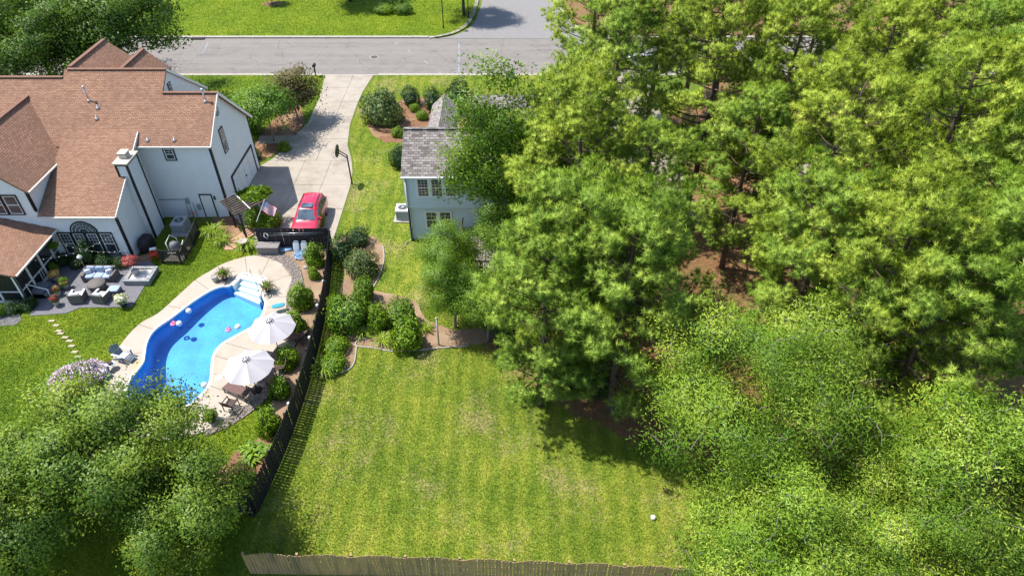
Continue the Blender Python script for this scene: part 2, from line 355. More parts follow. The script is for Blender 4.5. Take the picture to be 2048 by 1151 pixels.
yard.add([(-far_x,YS-.5,-.16),(far_x,YS-.5,-.16),(far_x,YS-.5,0),(-far_x,YS-.5,0)],[(1,0,3,2)])
struct('yard_ground', yard, M['ground'])
struct('street', MB().sheet([(-far_x,YS),(far_x,YS),(far_x,YF),(-far_x,YF)], -.13), M['asphalt'])
SSL = spline([at(*p)[:2] for p in [(858,76),(895,70),(922,60),(940,45),(950,25),(957,2)]]+[(-4.2,112)], 6, False)   # curve of the corner kerb
SSR = [(6.6,160),(6.6,94),(7.6,87.5),(10.2,84),(14,YF)]
struct('side_street', MB().sheet([(SSL[0][0],YF)]+[(x+.45,y) for x, y in SSL]+[(-3.7,160)]+SSR, -.126), M['asphalt2'])
fl = [(-far_x,YF+.5)]+[(SSL[0][0],YF+.5)]+SSL[1:]+[(-4.2,160),(-far_x,160)]
struct('lawn_far', MB().prism(fl, -.16, 0), M['lawnC'])
fr = [(14,YF+.5),(10.6,84.6),(8.2,88),(7.1,94),(7.1,160),(far_x,160),(far_x,YF+.5)]
struct('straw_ground_far', MB().prism(fr, -.16, 0), M['straw'])
def kerb_run(name, pts, w=.5, seg=3.0, z0=-.14, z1=.015):     # separate kerb stones along a line
    root = tag(thing(name, None, None), kind='structure'); d = [0]
    for a, b in zip(pts, pts[1:]): d.append(d[-1]+math.hypot(b[0]-a[0], b[1]-a[1]))
    def pt(s):
        for i in range(len(d)-1):
            if s <= d[i+1]+1e-6:
                q = (s-d[i])/(d[i+1]-d[i]); a, b = pts[i], pts[i+1]; L = d[i+1]-d[i]
                return (a[0]+(b[0]-a[0])*q, a[1]+(b[1]-a[1])*q), ((a[1]-b[1])/L, (b[0]-a[0])/L)
    s = 0
    while s < d[-1]-.2:
        e = min(s+seg, d[-1]); k = 4; L = [pt(s+.012+(e-s-.024)*i/k) for i in range(k+1)]; mb = MB()
        mb.prism([(p[0],p[1]) for p, n in L]+[(p[0]+n[0]*w, p[1]+n[1]*w) for p, n in reversed(L)], z0, z1)
        mb.build('kerb_stone', M['kerb'], root); s = e
    return root
kerb_run('kerb_near', [(-75,YS-.5),(-20.6,YS-.5)]); kerb_run('kerb_near_east', [(-14.5,YS-.5),(40,YS-.5)])
kerb_run('kerb_far', [(-75,YF),(SSL[0][0],YF)])
kerb_run('kerb_corner', SSL, .5, 2.5)
kerb_run('kerb_far_east', [(14,YF),(60,YF)]); kerb_run('kerb_side_street', [(6.6,130),(6.6,94),(7.6,87.5),(10.2,84),(14,YF)], -.5)
# painted survey marks on the asphalt
M['bluepaint'] = mat('blue_marking_paint', (.26,.34,.42), (.2,.24,.28), 9, .8); M['whitepaint'] = mat('white_marking_paint', (.34,.33,.31), (.24,.235,.225), 9, .8)
for i, (a, b, c) in enumerate([((917.5,84),(918,95),0),((917.5,99),(918,108),0),((917.5,112),(918,122),0),((917.5,127),(918,143),0),((416,83),(409,96),0),((408,99),(404,104),0),
        ((790,83),(794,87),1),((815,98),(820,102),1),((848,119),(856,125),1),((1016,110),(1016,114),1),((1003,118),(1009,118),1),((1024,118),(1030,118),1),((877,143),(884,145),1)]):
    p, q = Vector(at(*a)), Vector(at(*b)); d = (q-p).normalized(); n = Vector((-d.y,d.x,0))*.05
    mk = MB().sheet([(p-n)[:2],(q-n)[:2],(q+n)[:2],(p+n)[:2]], -.121).build('survey_mark', M['whitepaint' if c else 'bluepaint'])
    tag(mk, kind='structure')
# lawns and planted beds, each sheet a few millimetres over the one below
LAWN_A = P2([(-500,1400),(-500,640),(0,640),(70,628),(130,626),(158,616),(266,614),(312,534),(300,500),(330,470),(460,432),(505,462),(512,512)])+[(-18.4,40.0),(-13.2,40.0),(-12.35,33.8),(-12.0,28.5),(-12.0,24.7),(-12.2,21.5),(-12.6,18.5),(-12.6,10),(-25,10)]
LAWN_B = [(-12.35,8),(-12.3,18.5),(-11.95,21.5),(-11.75,24.7),(-11.75,28.5),(-12.1,33.8),(-13.0,40.2),(-13.2,48.5),(-13.4,51),(-13.9,53),(-14.7,55.7),(-15.2,59.7),(-15.3,63.5),(-15.2,67),(-14.6,YS-.5),(9,YS-.5),(9,50),(6,36),(10,30),(12,22),(12,8)]
LAWN_D = [(-60,54.5),(-22.2,54.4),(-21.5,53.8),(-20.5,56),(-20,58.5),(-19.6,60.2),(-19.7,65.8),(-20.4,YS-.5),(-75,YS-.5)]
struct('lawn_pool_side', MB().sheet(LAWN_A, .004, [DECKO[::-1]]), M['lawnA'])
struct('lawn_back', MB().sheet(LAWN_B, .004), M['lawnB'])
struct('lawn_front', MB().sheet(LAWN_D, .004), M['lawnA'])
BED_BACK = jag(P2([(664,490),(690,470),(745,472),(766,492),(768,520),(757,555),(742,580),(790,590),(830,600),(852,640),(905,660),(960,655),(1000,680),(940,690),(870,695),(800,702),(745,694),(713,690),(708,725),(690,742),(640,752),(650,725),(662,690),(668,640),(674,590),(690,550),(684,520)]), .5, .05, 2)
BED_FRONT = jag(P2([(735,250),(760,230),(800,200),(900,190),(960,215),(1010,240),(1000,275),(905,275),(806,285),(770,285),(745,270)]), .5, .08, 3)
BED_TREE = jag(P2([(500,300),(520,270),(560,225),(600,205),(610,245),(598,262),(572,290),(545,312),(520,320)]), .5, .05, 4)
BED_FENCE = jag(P2([(545,500),(560,490),(654,488),(648,560),(620,680),(590,780),(565,850),(540,820),(553,775),(578,735),(592,690),(596,650),(594,615),(600,590),(606,562),(598,535),(575,512)]), .5, .05, 5)
BED_CORNER = jag(P2([(548,850),(560,870),(525,965),(500,985),(445,985),(430,950),(470,905),(510,880)]), .5, .08, 6)
WOODS = jag(P2([(965,690),(985,660),(1010,600),(1060,520),(1180,430),(1270,330),(1500,300),(2200,330),(2600,900),(2300,1100),(1560,1000),(1420,910),(1335,890),(1250,875),(1170,840),(1115,795),(1065,748),(1010,705)]), .5, .35, 7)
GATEBED = jag(P2([(425,440),(460,430),(478,440),(482,470),(470,492),(448,500),(430,470)]), .4, .06, 8)
STRAWFAR = jag([(14,60),(60,58),(90,YS-1),(22,YS-1)], 1, .3, 9)
SHRUBBED = P2([(112,528),(120,512),(268,516),(300,505),(303,535),(225,537),(165,545)])
for bi, (nm, poly, mm) in enumerate((('mulch_bed',BED_BACK,'soil'),('mulch_bed',BED_FRONT,'mulch'),('mulch_bed',BED_TREE,'mulch'),('mulch_bed',BED_FENCE,'soil'),('mulch_bed',BED_CORNER,'mulch'),
        ('pine_straw_ground',WOODS,'straw'),('mulch_bed',GATEBED,'mulch'),('pine_straw_ground',STRAWFAR,'straw'),('mulch_bed',SHRUBBED,'mulch'))):
    struct(nm, MB().sheet(poly, .010+.0035*bi), M[mm])
GRAVEL = [at(*p)[:2] for p in [(513,511),(545,501),(575,511),(600,535),(607,562),(600,590),(593,615),(596,650),(591,690),(577,735),(553,775),(525,806),(490,834),(455,856),(412,872),(409,861),(450,838),(497,808),(518,788),(532,768),(547,746),(562,725),(572,700),(578,668),(577,650),(573,626),(573,610),(574,588),(584,557),(563,528),(538,517)]]
struct('gravel_bed', MB().sheet(GRAVEL, .05), M['gravelbed'])
def sample(poly, dens, excl=()):
    a = np.asarray(poly); x0, y0 = a.min(0)[:2]; x1, y1 = a.max(0)[:2]; n = int((x1-x0)*(y1-y0)*dens)
    X = rng.uniform(x0, x1, n); Y = rng.uniform(y0, y1, n); k = inside(a, X, Y)
    for e in excl: k &= ~inside(e, X, Y)
    return X[k], Y[k]
gx, gy = sample(GRAVEL, 210); n = len(gx); sz = rng.uniform(.035, .075, n)
base = np.array([(1,0,0),(0,1,0),(-1,0,0),(0,-1,0),(0,0,.8),(0,0,-.8)]); bf = np.array([(0,1,4),(1,2,4),(2,3,4),(3,0,4),(1,0,5),(2,1,5),(3,2,5),(0,3,5)])
ang = rng.uniform(0, 6.3, n); c, s_ = np.cos(ang), np.sin(ang); asp = rng.uniform(.7, 1.5, n)
V = np.empty((n,6,3)); V[:,:,0] = (base[:,0]*c[:,None]*asp[:,None]-base[:,1]*s_[:,None])*sz[:,None]+gx[:,None]; V[:,:,1] = (base[:,0]*s_[:,None]*asp[:,None]+base[:,1]*c[:,None])*sz[:,None]+gy[:,None]; V[:,:,2] = base[:,2]*sz[:,None]+.06
me = mesh_np('gravel', V.reshape(-1,3), (bf[None]+6*np.arange(n)[:,None,None]).reshape(-1,3))
tag(link('gravel', me, M['gravel']), 'grey and tan river gravel strip along the pool deck', 'gravel', kind='stuff')

# ------------------------------------------------------------------ driveway slabs, front path, patio
DRIVE = [(-21.78,44.4),(-21.78,51.9),(-21.06,53.2),(-20.38,55.75),(-19.89,58.46),(-19.49,60.2),(-19.59,65.76),(-20.2,YS-.5),(-15.0,YS-.5),(-15.45,66.96),(-15.51,63.45),(-15.42,59.68),(-14.94,55.75),(-14.08,53.03),(-13.61,50.9),(-13.39,48.49),(-13.35,45),(-13.3,40.3),(-19.0,40.3),(-19.4,42.2),(-21.0,43.4)]
drv = tag(thing('driveway', None, None), kind='structure')
tag(MB().sheet(DRIVE, .014).build('joint_base', M['joint'], drv))
def clip_half(pl, nx, ny, d):
    out = []
    for i in range(len(pl)):
        a, b = pl[i], pl[(i+1)%len(pl)]; fa = a[0]*nx+a[1]*ny-d; fb = b[0]*nx+b[1]*ny-d
        if fa >= 0: out.append(a)
        if (fa >= 0) != (fb >= 0): q = fa/(fa-fb); out.append((a[0]+(b[0]-a[0])*q, a[1]+(b[1]-a[1])*q))
    return out
ycut = [40, 45.3, 48.9, 52.9, 56.9, 61.4, 64.7, 68.1, 72]; g = .014
for i in range(len(ycut)-1):
    xc = [-30, -18.1, -15.8, -10] if ycut[i] < 52.5 else [-30, -17.15, -10]
    for j in range(len(xc)-1):
        pl = clip_half(clip_half(clip_half(clip_half(DRIVE, 0,1,ycut[i]+g), 0,-1,-ycut[i+1]+g), 1,0,xc[j]+g), -1,0,-xc[j+1]+g)
        if len(pl) > 2: MB().prism(pl, 0, .03+.004*((i*3+j)%2)).build('concrete_slab', M['concrete'], drv)
struct('driveway_apron', MB().slab([(-20.6,YS-.5,.012),(-14.5,YS-.5,.012),(-14.2,YS+.04,-.12),(-20.9,YS+.04,-.12)][::1], .05), M['kerb'])
fp = tag(thing('front_path', None, None), kind='structure')
for i, (a, b) in enumerate([((520,272),(560,272)),((560,272),(604,271))]):
    q = P2([a, b, (b[0]-6,b[1]+15), (a[0]-6,a[1]+15)]); MB().prism(q, 0, .04).build('concrete_slab', M['concrete'], fp)
struct('neighbour_driveway', MB().prism([(9.6,44),(14.5,44),(14.5,YS-.5),(9.6,YS-.5)], 0, .03), M['concrete'])
struct('second_driveway', MB().prism([(23,46),(28,46),(30,YS-.5),(24,YS-.5)], 0, .03), M['concrete'])
PATIO = P2([(60,632),(132,627),(160,616),(264,614),(276,596),(290,572),(316,538),(300,522),(225,536),(160,532),(118,512)])
struct('patio', MB().prism(PATIO, 0, .05), M['paver'])
struct('side_path', MB().prism(P2([(-40,655),(-40,630),(38,626),(44,640),(30,650)]), 0, .03), M['paver'])
struct('brick_path', MB().prism(P2([(452,488),(478,470),(500,450),(522,440),(528,450),(508,470),(490,482),(466,500),(450,500)]), 0, .048), mat('pinkish_brick_path', (.45,.27,.18), (.36,.2,.13), 5, .9, .4, 20))

# ------------------------------------------------------------------ pool
deck = tag(thing('pool_deck', None, None), kind='structure')
tag(MB().sheet(DECKO, .012, [POOL[::-1]]).build('joint_base', M['joint'], deck))
N = len(both); cuts = [4,12,22,34,44,54,66,78,88,100,110,122,134,146,158,172,184,196,208,220]
for k, c0 in enumerate(cuts):
    c1 = cuts[(k+1) % len(cuts)]; c1 = c1 if c1 > c0 else c1+N; I = [i % N for i in range(c0, c1+1)]
    inn = [POOL[i] for i in I]; out = [DECKO[i] for i in I]
    for L in (inn, out):
        for e, f in ((0,1),(-1,-2)):
            d = Vector(L[f])-Vector(L[e]); d = d.normalized()*.012 if d.length else d; L[e] = (L[e][0]+d.x, L[e][1]+d.y)
    mb = MB(); m_ = len(inn); vs = [(p[0],p[1],.06) for p in inn]+[(p[0],p[1],.06) for p in out]+[(p[0],p[1],0) for p in out]
    fs = [(i+1,i,i+m_,i+1+m_) for i in range(m_-1)]+[(i+1+m_,i+m_,i+2*m_,i+1+2*m_) for i in range(m_-1)]
    mb.add(vs, fs); mb.build('concrete_slab', M['deck'], deck)
# liner: shallow by the steps, deep at the camera end
m, t, p = nt('blue_vinyl_liner'); v = pos(t); p.inputs['Roughness'].default_value = .55
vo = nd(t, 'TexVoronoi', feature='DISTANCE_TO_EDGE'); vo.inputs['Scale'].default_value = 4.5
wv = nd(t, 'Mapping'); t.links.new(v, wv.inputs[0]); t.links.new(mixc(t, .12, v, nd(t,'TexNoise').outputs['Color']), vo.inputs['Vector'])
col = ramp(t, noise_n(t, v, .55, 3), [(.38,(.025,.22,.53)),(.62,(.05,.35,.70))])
col = mixc(t, ramp(t, vo.outputs['Distance'], [(.0,(.22,.22,.22)),(.08,(0,0,0))]), col, (.16,.50,.80))  # pale web: pebble print that also paints caustic light into the liner
col = mixc(t, ramp(t, noise_n(t, v, 12, 3), [(.35,(.0,.0,.0)),(.7,(.55,.55,.55))]), col, (.015,.15,.46)); t.links.new(col, p.inputs['Base Color']); M['liner'] = m
m, t, p = nt('pool_water'); tr = nd(t, 'BsdfTransparent'); tr.inputs[0].default_value = (.78,.95,1,1); gl = nd(t, 'BsdfGlossy'); gl.inputs['Roughness'].default_value = .02
fz = nd(t, 'Fresnel'); fz.inputs[0].default_value = 1.33; mx = nd(t, 'MixShader'); b = nd(t, 'Bump'); b.inputs['Strength'].default_value = .35; b.inputs['Distance'].default_value = .04
t.links.new(noise_n(t, pos(t), 5, 3), b.inputs['Height']); t.links.new(b.outputs[0], fz.inputs['Normal']); t.links.new(b.outputs[0], gl.inputs['Normal'])
t.links.new(fz.outputs[0], mx.inputs[0]); t.links.new(tr.outputs[0], mx.inputs[1]); t.links.new(gl.outputs[0], mx.inputs[2]); t.links.new(mx.outputs[0], t.nodes['Material Output'].inputs[0]); M['water'] = m
pool = thing('swimming_pool', 'freeform blue swimming pool curving through a pale concrete deck', 'pool', (POOL[0][0],POOL[0][1],0))
depth = lambda y: .72+max(0., 36.5-y)*.115
ctr = Vector((sum(p[0] for p in POOL)/N, sum(p[1] for p in POOL)/N))
mb = MB(); vs = [(x,y,.06) for x, y in POOL]+[(x,y,-depth(y)) for x, y in POOL]
mb.add(vs, [(i,(i+1)%N,(i+1)%N+N,i+N) for i in range(N)])
mb.add([(x,y,-depth(y)) for x, y in POOL], [tuple(t_) for t_ in tessellate_polygon([[Vector((x,y,0)) for x, y in POOL]])])
mb.build('liner', M['liner'], pool)
# white coping lip
mb = MB(); inn = []
for i in range(N):
    a, b_ = Vector(POOL[i-1]), Vector(POOL[(i+1)%N]); d = (b_-a).normalized(); inn.append((POOL[i][0]-d.y*.0+0, POOL[i][1]))
nrm = []
for i in range(N):
    d = (Vector(POOL[(i+1)%N])-Vector(POOL[i-1])).normalized(); nrm.append((-d.y, d.x))
sgn = 1 if inside(POOL, np.array([POOL[60][0]+nrm[60][0]*.1]), np.array([POOL[60][1]+nrm[60][1]*.1]))[0] else -1
ring = [[(POOL[i][0]-sgn*nrm[i][0]*.10, POOL[i][1]-sgn*nrm[i][1]*.10, .064), (POOL[i][0]+sgn*nrm[i][0]*.035, POOL[i][1]+sgn*nrm[i][1]*.035, .075), (POOL[i][0]+sgn*nrm[i][0]*.035, POOL[i][1]+sgn*nrm[i][1]*.035, -.06)] for i in range(N)]
mb.add([q for r_ in ring for q in r_], [(3*i+k, 3*((i+1)%N)+k, 3*((i+1)%N)+k+1, 3*i+k+1) for i in range(N) for k in (0,1)])
mb.build('coping', M['white'], pool)
tag(MB().sheet(POOL, -.14).build('pool_water', M['water']), kind='structure')
# moulded steps at the head of the pool
A, B, C, D = [Vector(at(*q)) for q in ((464,572),(486,550),(530,558),(519,594))]
def bil(u, w): return A*(1-u)*(1-w)+D*u*(1-w)+B*(1-u)*w+C*u*w
for k in range(4):
    w0 = .98-.26*k; w1 = .98-.26*(k+1)-.05; z = .085 if k == 0 else -.1-.16*(k-1)-.06
    q = [bil(.04,w0), bil(.96,w0), bil(.96,w1), bil(.04,w1)]; MB().prism([(x.x,x.y) for x in q], -1.0, z).build('step', M['white'], pool)
for u0, u1 in ((-.02,.04),(.96,1.02)):
    q = [bil(u0,1), bil(u1,1), bil(u1,.05), bil(u0,.05)]; MB().prism([(x.x,x.y) for x in q], -1.0, .08).build('step_wall', M['white'], pool)
M['steel'] = mat('polished_steel', (.55,.55,.55), (.45,.45,.45), 3, .25, metallic=1)
M['tan'] = mat('tan_rail', (.45,.38,.30), (.35,.3,.24), 3, .4, metallic=.5)
def railing(name, a, b, label):
    a, b = Vector(a), Vector(b); d = (b-a).normalized()
    MBt = MB().tube([a, a+Vector((0,0,.75)), a+d*.25+Vector((0,0,.85)), a+d*.75+Vector((0,0,.55)), b+Vector((0,0,.45)), b+Vector((0,0,-.3))], .025, 6)
    o = MBt.build(name, M['tan'], None, True); tag(o, label, 'handrail')
railing('pool_handrail', at(504,555), at(516,577), 'bent tan handrail on the left side of the white pool steps')
railing('pool_handrail', at(523,556), at(531,575), 'bent tan handrail on the right side of the white pool steps')
a = Vector(at(391,797)); tag(MB().tube([a+Vector((-.35,.25,-.2)), a+Vector((-.25,.2,.35)), a+Vector((.05,0,.5)), a+Vector((.25,-.15,.3)), a+Vector((.28,-.18,.05))], .022, 6).build('pool_grab_rail', M['steel'], None, True), 'small steel grab rail at the near end of the pool', 'handrail')
struct('wet_deck_patch', MB().sheet(spline(P2([(272,722),(289,715),(287,724),(279,735),(268,750),(266,738)], .064), 4), .0645), mat('damp_sandy_stain', (.40,.27,.13), (.46,.33,.18), 4, .6))

# ------------------------------------------------------------------ houses
def wall(parent, poly, o, t, n, m=None, name='wall'):
    return MB().siding(poly, o, t, n).build(name, m or M['siding'], parent)
def window(parent, o, t, n, s0, s1, z0, z1, grid=(3,2), lower=False, casing='black', cw=.09, d0=.06, arch=False):
    P = lambda s, d, z: (o[0]+t[0]*s+n[0]*d, o[1]+t[1]*s+n[1]*d, z)
    def bx(mb, a, b, c, d, e, f):      # s range, z range, depth range
        vs = [P(a,e,c),P(b,e,c),P(b,e,d),P(a,e,d),P(a,f,c),P(b,f,c),P(b,f,d),P(a,f,d)]
        mb.add(vs, [(3,2,1,0),(4,5,6,7),(0,1,5,4),(1,2,6,5),(2,3,7,6),(3,0,4,7)])
    mb = MB(); c = cw
    bx(mb,s0,s1,z0,z0+c,0,d0+.035); bx(mb,s0,s1,z1-c,z1,0,d0+.035); bx(mb,s0,s0+c,z0+c,z1-c,0,d0+.032); bx(mb,s1-c,s1,z0+c,z1-c,0,d0+.032)
    w = mb.build('window', M[casing], parent)
    a, b, lo, hi = s0+c, s1-c, z0+c, z1-c; f = .055; mid = (lo+hi)/2; mb = MB()
    bx(mb,a,b,lo,lo+f,0,d0+.02); bx(mb,a,b,hi-f,hi,0,d0+.02); bx(mb,a,a+f,lo+f,hi-f,0,d0+.019); bx(mb,b-f,b,lo+f,hi-f,0,d0+.019); bx(mb,a+f,b-f,mid-f/2,mid+f/2,0,d0+.021)
    mb.build('sash', M['white'], w)
    for q0, q1, g_ in ((lo+f,mid-f/2,lower),(mid+f/2,hi-f,True)):
        mb = MB(); bx(mb,a+f,b-f,q0,q1,0,d0+.005); mb.build('pane', M['glass'], w)
        if g_:
            mb = MB(); u = .018
            for i in range(1, grid[0]): x = a+f+(b-a-2*f)*i/grid[0]; bx(mb,x-u/2,x+u/2,q0,q1,0,d0+.012)
            for j in range(1, grid[1]): z = q0+(q1-q0)*j/grid[1]; bx(mb,a+f,b-f,z-u/2,z+u/2,0,d0+.011)
            mb.build('muntin', M['white'], w)
    return w
def pipe(parent, pts, r, m, name): return MB().tube(pts, r, 6).build(name, M[m], parent, True)
M['gutter'] = mat('pale_gutter', (.62,.58,.52), (.55,.5,.45), 4, .5); M['lead'] = mat('vent_metal', (.55,.55,.56), (.42,.42,.44), 5, .4, metallic=.6)
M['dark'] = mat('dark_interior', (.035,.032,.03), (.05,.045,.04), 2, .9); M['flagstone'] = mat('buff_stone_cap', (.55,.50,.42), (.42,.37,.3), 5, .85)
H = thing('white_house', 'white lap sided two storey house with terracotta shingle roof left of the driveway', 'house', (-29,44,0))
XG, YR = -21.85, 44.25; S_ = .70                                                   # garage gable plane, rear wall plane
zr = lambda y: 6.25+S_*(y-43.9)
# walls
wall(H, [(0,0),(7.65,0),(7.65,4.8),(3.2,8.62),(0,6.42)], (XG,YR), (0,1), (1,0))
wall(H, [(0,0),(5.3,0),(5.3,6.4),(0,6.4)], (-27.15,YR), (1,0), (0,-1))
wall(H, [(0,0),(5.2,0),(5.2,3.92),(0,3.92)], (-32.35,38.9), (1,0), (0,-1))
wall(H, [(0,0),(5.35,0),(5.35,6.5),(0,3.92)], (-27.15,38.9), (0,1), (1,0))
wall(H, [(0,0),(6.2,0),(6.2,5.85),(3.1,8.45),(0,5.85)], (-38.55,38.9), (1,0), (0,-1))     # rear gable of the left wing
wall(H, [(0,0),(6,0),(6,5.85),(0,5.85)], (-32.35,38.9), (0,1), (1,0))
wall(H, [(3.75,8.55),(8.2,4.5),(10.6,4.5),(10.6,5.95),(5.13,9.72)], (-25.72,43.9), (0,1), (1,0))   # gable of the taller roof over the garage
MB().box(-42,-27.2,44.4,54.2,0,5.9).box(-27.3,-21.9,44.5,51.8,0,4.6).build('wall_core', M['siding'], H)
wall(H, [(0,0),(17,0),(17,6.0),(0,6.0)], (-25.8,54.3), (-1,0), (0,1)); wall(H, [(0,0),(3.6,0),(3.6,4.8),(0,4.8)], (-21.9,51.9), (-1,0), (0,1))
# roofs
def roof(parent, pts, m, th=.16, name='roof'): return MB().slab(pts, th).build(name, M[m], parent)
XR = -21.55
r1 = roof(H, [(-27.2,43.9,6.25),(XR,43.9,6.25),(XR,47.44,8.73),(-27.2,47.44,8.73)], 'roof')
roof(H, [(XR,47.44,8.73),(XR,52.3,4.5),(-25.7,52.3,4.5),(-25.7,47.44,8.73)], 'roof')
roof(H, [(-33.1,43.9,6.25),(-25.6,43.9,6.252),(-25.6,49.03,9.845),(-33.1,49.03,9.84)], 'roof')
roof(H, [(-25.6,49.03,9.84),(-25.6,54.7,5.9),(-33.1,54.7,5.9),(-33.1,49.03,9.84)], 'roof')
roof(H, [(-44,43.9,6.25),(-33.1,43.9,6.25),(-33.1,48.49,9.46),(-44,48.49,9.46)], 'roof')
roof(H, [(-44,48.49,9.455),(-33.1,48.49,9.455),(-33.1,54.0,5.6),(-44,54.0,5.6)], 'roof')
roof(H, [(-32.25,38.55,3.83),(-26.9,38.55,3.83),(-26.9,44.91,6.98),(-32.25,44.91,6.98)], 'roof')
roof(H, [(-32.1,38.65,5.72),(-32.1,44.4,5.72),(-35.45,47.4,8.57),(-35.45,38.65,8.57)], 'roofwing')
roof(H, [(-35.45,38.65,8.565),(-35.45,47.4,8.565),(-38.8,44.4,5.72),(-38.8,38.65,5.72)], 'roofwing')
roof(H, [(-32.85,49.2,9.9),(-32.85,54.9,9.9),(-29.6,54.9,7.3),(-29.6,52.2,7.3)][::-1][::-1], 'roofwing')
roof(H, [(-32.85,54.9,9.895),(-32.85,49.2,9.895),(-36.1,52.2,7.3),(-36.1,54.9,7.3)], 'roofwing')
roof(H, [(-29.9,50.4,9.2),(-29.9,54.8,9.2),(-28.2,54.8,7.6),(-28.2,52,7.6)], 'roofwing'); roof(H, [(-29.9,54.8,9.195),(-29.9,50.4,9.195),(-31.6,52,7.6),(-31.6,54.8,7.6)], 'roofwing')
wall(H, [(0,6),(5.8,6),(5.8,7.5),(2.9,9.8),(0,7.5)], (-29.95,54.72), (-1,0), (0,1))
for a, b in (((XR,47.44,8.76),(-25.6,47.44,8.76)),((-25.6,49.03,9.87),(-32.9,49.03,9.87)),((-33.1,48.49,9.49),(-44,48.49,9.49)),((-35.45,38.65,8.6),(-35.45,47.2,8.6)),((-32.85,49.3,9.93),(-32.85,54.9,9.93)),((-29.9,50.6,9.23),(-29.9,54.8,9.23))):
    MB().bar(a, b, .3, .05).build('ridge_cap', M['cap'], H)
# screen porch
roof(H, [(-41,33.6,5.2),(-31.6,33.6,2.64),(-31.6,38.88,2.64),(-41,38.88,5.2)], 'roofwing', .12)
for i, y in enumerate((34.05,35.35,36.75,38.1,38.8)):
    MB().box(-32.24,-32.1,y-.07,y+.07,0,2.62).build('porch_post', M['white'], H)
for x in (-32.17,-33.6,-35.1,-36.6): MB().box(x-.07,x+.07,34.0,34.14,0,2.75+max(0,(-32.2-x))*.22).build('porch_post', M['white'], H)
for z, hh in ((.12,.22),(.98,.07),(2.5,.16)):
    MB().box(-32.22,-32.12,34.1,38.85,z-hh/2,z+hh/2).build('porch_rail', M['white'], H); MB().box(-38,-32.2,34.03,34.13,z-hh/2+.003,z+hh/2-.003).build('porch_rail', M['white'], H)
for y0, y1 in ((34.1,35.3),(35.4,36.7),(36.8,38.05),(38.15,38.75)): MB().box(-32.175,-32.165,y0,y1,.1,2.5).build('screen', M['screen'], H)
for x0, x1 in ((-33.55,-32.2),(-35.05,-33.65),(-36.55,-35.15),(-38,-36.65)): MB().box(x0,x1,34.075,34.085,.1,2.5).build('screen', M['screen'], H)
for y in (36.2,36.45): MB().box(-32.21,-32.13,y-.02,y+.02,.1,.98).build('porch_rail', M['white'], H)
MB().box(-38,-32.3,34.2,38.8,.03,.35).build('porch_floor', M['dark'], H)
# family room windows (arch in the middle), wing windows, garage windows
o, t_, n_ = (-32.35,38.9), (1,0), (0,-1); s = lambda X: X+32.35
window(H, o, t_, n_, s(-31.72), s(-30.78), .42, 2.34, (3,3)); window(H, o, t_, n_, s(-28.86), s(-27.9), .42, 2.34, (3,3))
window(H, o, t_, n_, s(-30.74), s(-29.83), .42, 2.34, (3,3)); window(H, o, t_, n_, s(-29.79), s(-28.9), .42, 2.34, (3,3))
cx, cz, rad = -29.75, 2.38, .92; mb = MB(); K = 18
arc = lambda r, k: (cx+r*math.cos(math.pi*k/K), cz+r*math.sin(math.pi*k/K)*.92)
def band(mb, r0, r1, y0, y1, k0=0, k1=K):
    for k in range(k0, k1):
        a, b, c, d = arc(r0,k), arc(r1,k), arc(r1,k+1), arc(r0,k+1)
        mb.add([(q[0],y1,q[1]) for q in (a,b,c,d)]+[(q[0],y0,q[1]) for q in (a,b,c,d)], [(0,1,2,3),(4,7,6,5),(1,5,6,2),(0,3,7,4)])
band(mb, rad-.08, rad+.03, 38.9, 38.80); aw = mb.build('arch_window', M['black'], H)
mb = MB(); band(mb, .0, rad-.08, 38.9, 38.835); mb.build('pane', M['glass'], aw)
mb = MB(); band(mb, rad-.12, rad-.08, 38.9, 38.82); band(mb, .30, .325, 38.9, 38.828); band(mb, .58, .605, 38.9, 38.828)
for k in range(1, 9):
    a = math.pi*k/9; mb.bar((cx+.3*math.cos(a),38.83,cz+.3*math.sin(a)*.92), (cx+.8*math.cos(a),38.83,cz+.8*math.sin(a)*.92), .022, .012)
mb.build('muntin', M['white'], aw)
o = (-38.55,38.9); s = lambda X: X+38.55
window(H, o, (1,0), (0,-1), s(-34.2), s(-33.15), 3.8, 5.4, (1,1)); window(H, o, (1,0), (0,-1), s(-35.3), s(-34.25), 3.8, 5.4, (1,1))
o = (-27.15,YR); window(H, o, (1,0), (0,-1), 1.86, 2.68, 4.95, 6.0, (2,2))
o = (XG,YR); window(H, o, (0,1), (1,0), 2.0, 2.8, 4.35, 6.3, (1,1)); window(H, o, (0,1), (1,0), 2.5, 2.95, 7.2, 7.9, (1,1), cw=.07)
window(H, (-25.72,43.9), (0,1), (1,0), 4.7, 5.2, 8.2, 8.9, (1,1), cw=.07)
# garage door with panels, service door
gd = MB().box(XG+.01,XG+.06,46.2,51.1,.05,2.35).build('garage_door', M['siding'], H)
for k in range(4):
    for j in range(4): MB().box(XG+.06,XG+.085,46.3+1.2*j,47.38+1.2*j,.12+.56*k,.6+.56*k).build('door_panel', M['siding'], gd)
mb = MB().box(XG,XG+.11,46.05,46.2,.03,2.5).box(XG,XG+.11,51.1,51.25,.03,2.5).box(XG,XG+.112,46.2,51.1,2.36,2.5); mb.build('door_trim', M['black'], gd)
MB().box(XG+.08,XG+.15,48.6,48.75,1.0,1.1).build('handle', M['black'], gd)
sd = MB().box(-23.72,-22.9,YR-.08,YR-.005,.03,2.0).build('service_door', M['siding'], H)
MB().box(-23.8,-23.72,YR-.1,YR,.03,2.08).box(-22.9,-22.82,YR-.1,YR,.03,2.08).box(-23.72,-22.9,YR-.101,YR,2.0,2.08).build('door_trim', M['black'], sd)
MB().ball((-22.98,YR-.1,1.0),(.04,.04,.04),8,6).build('handle', M['lead'], sd)
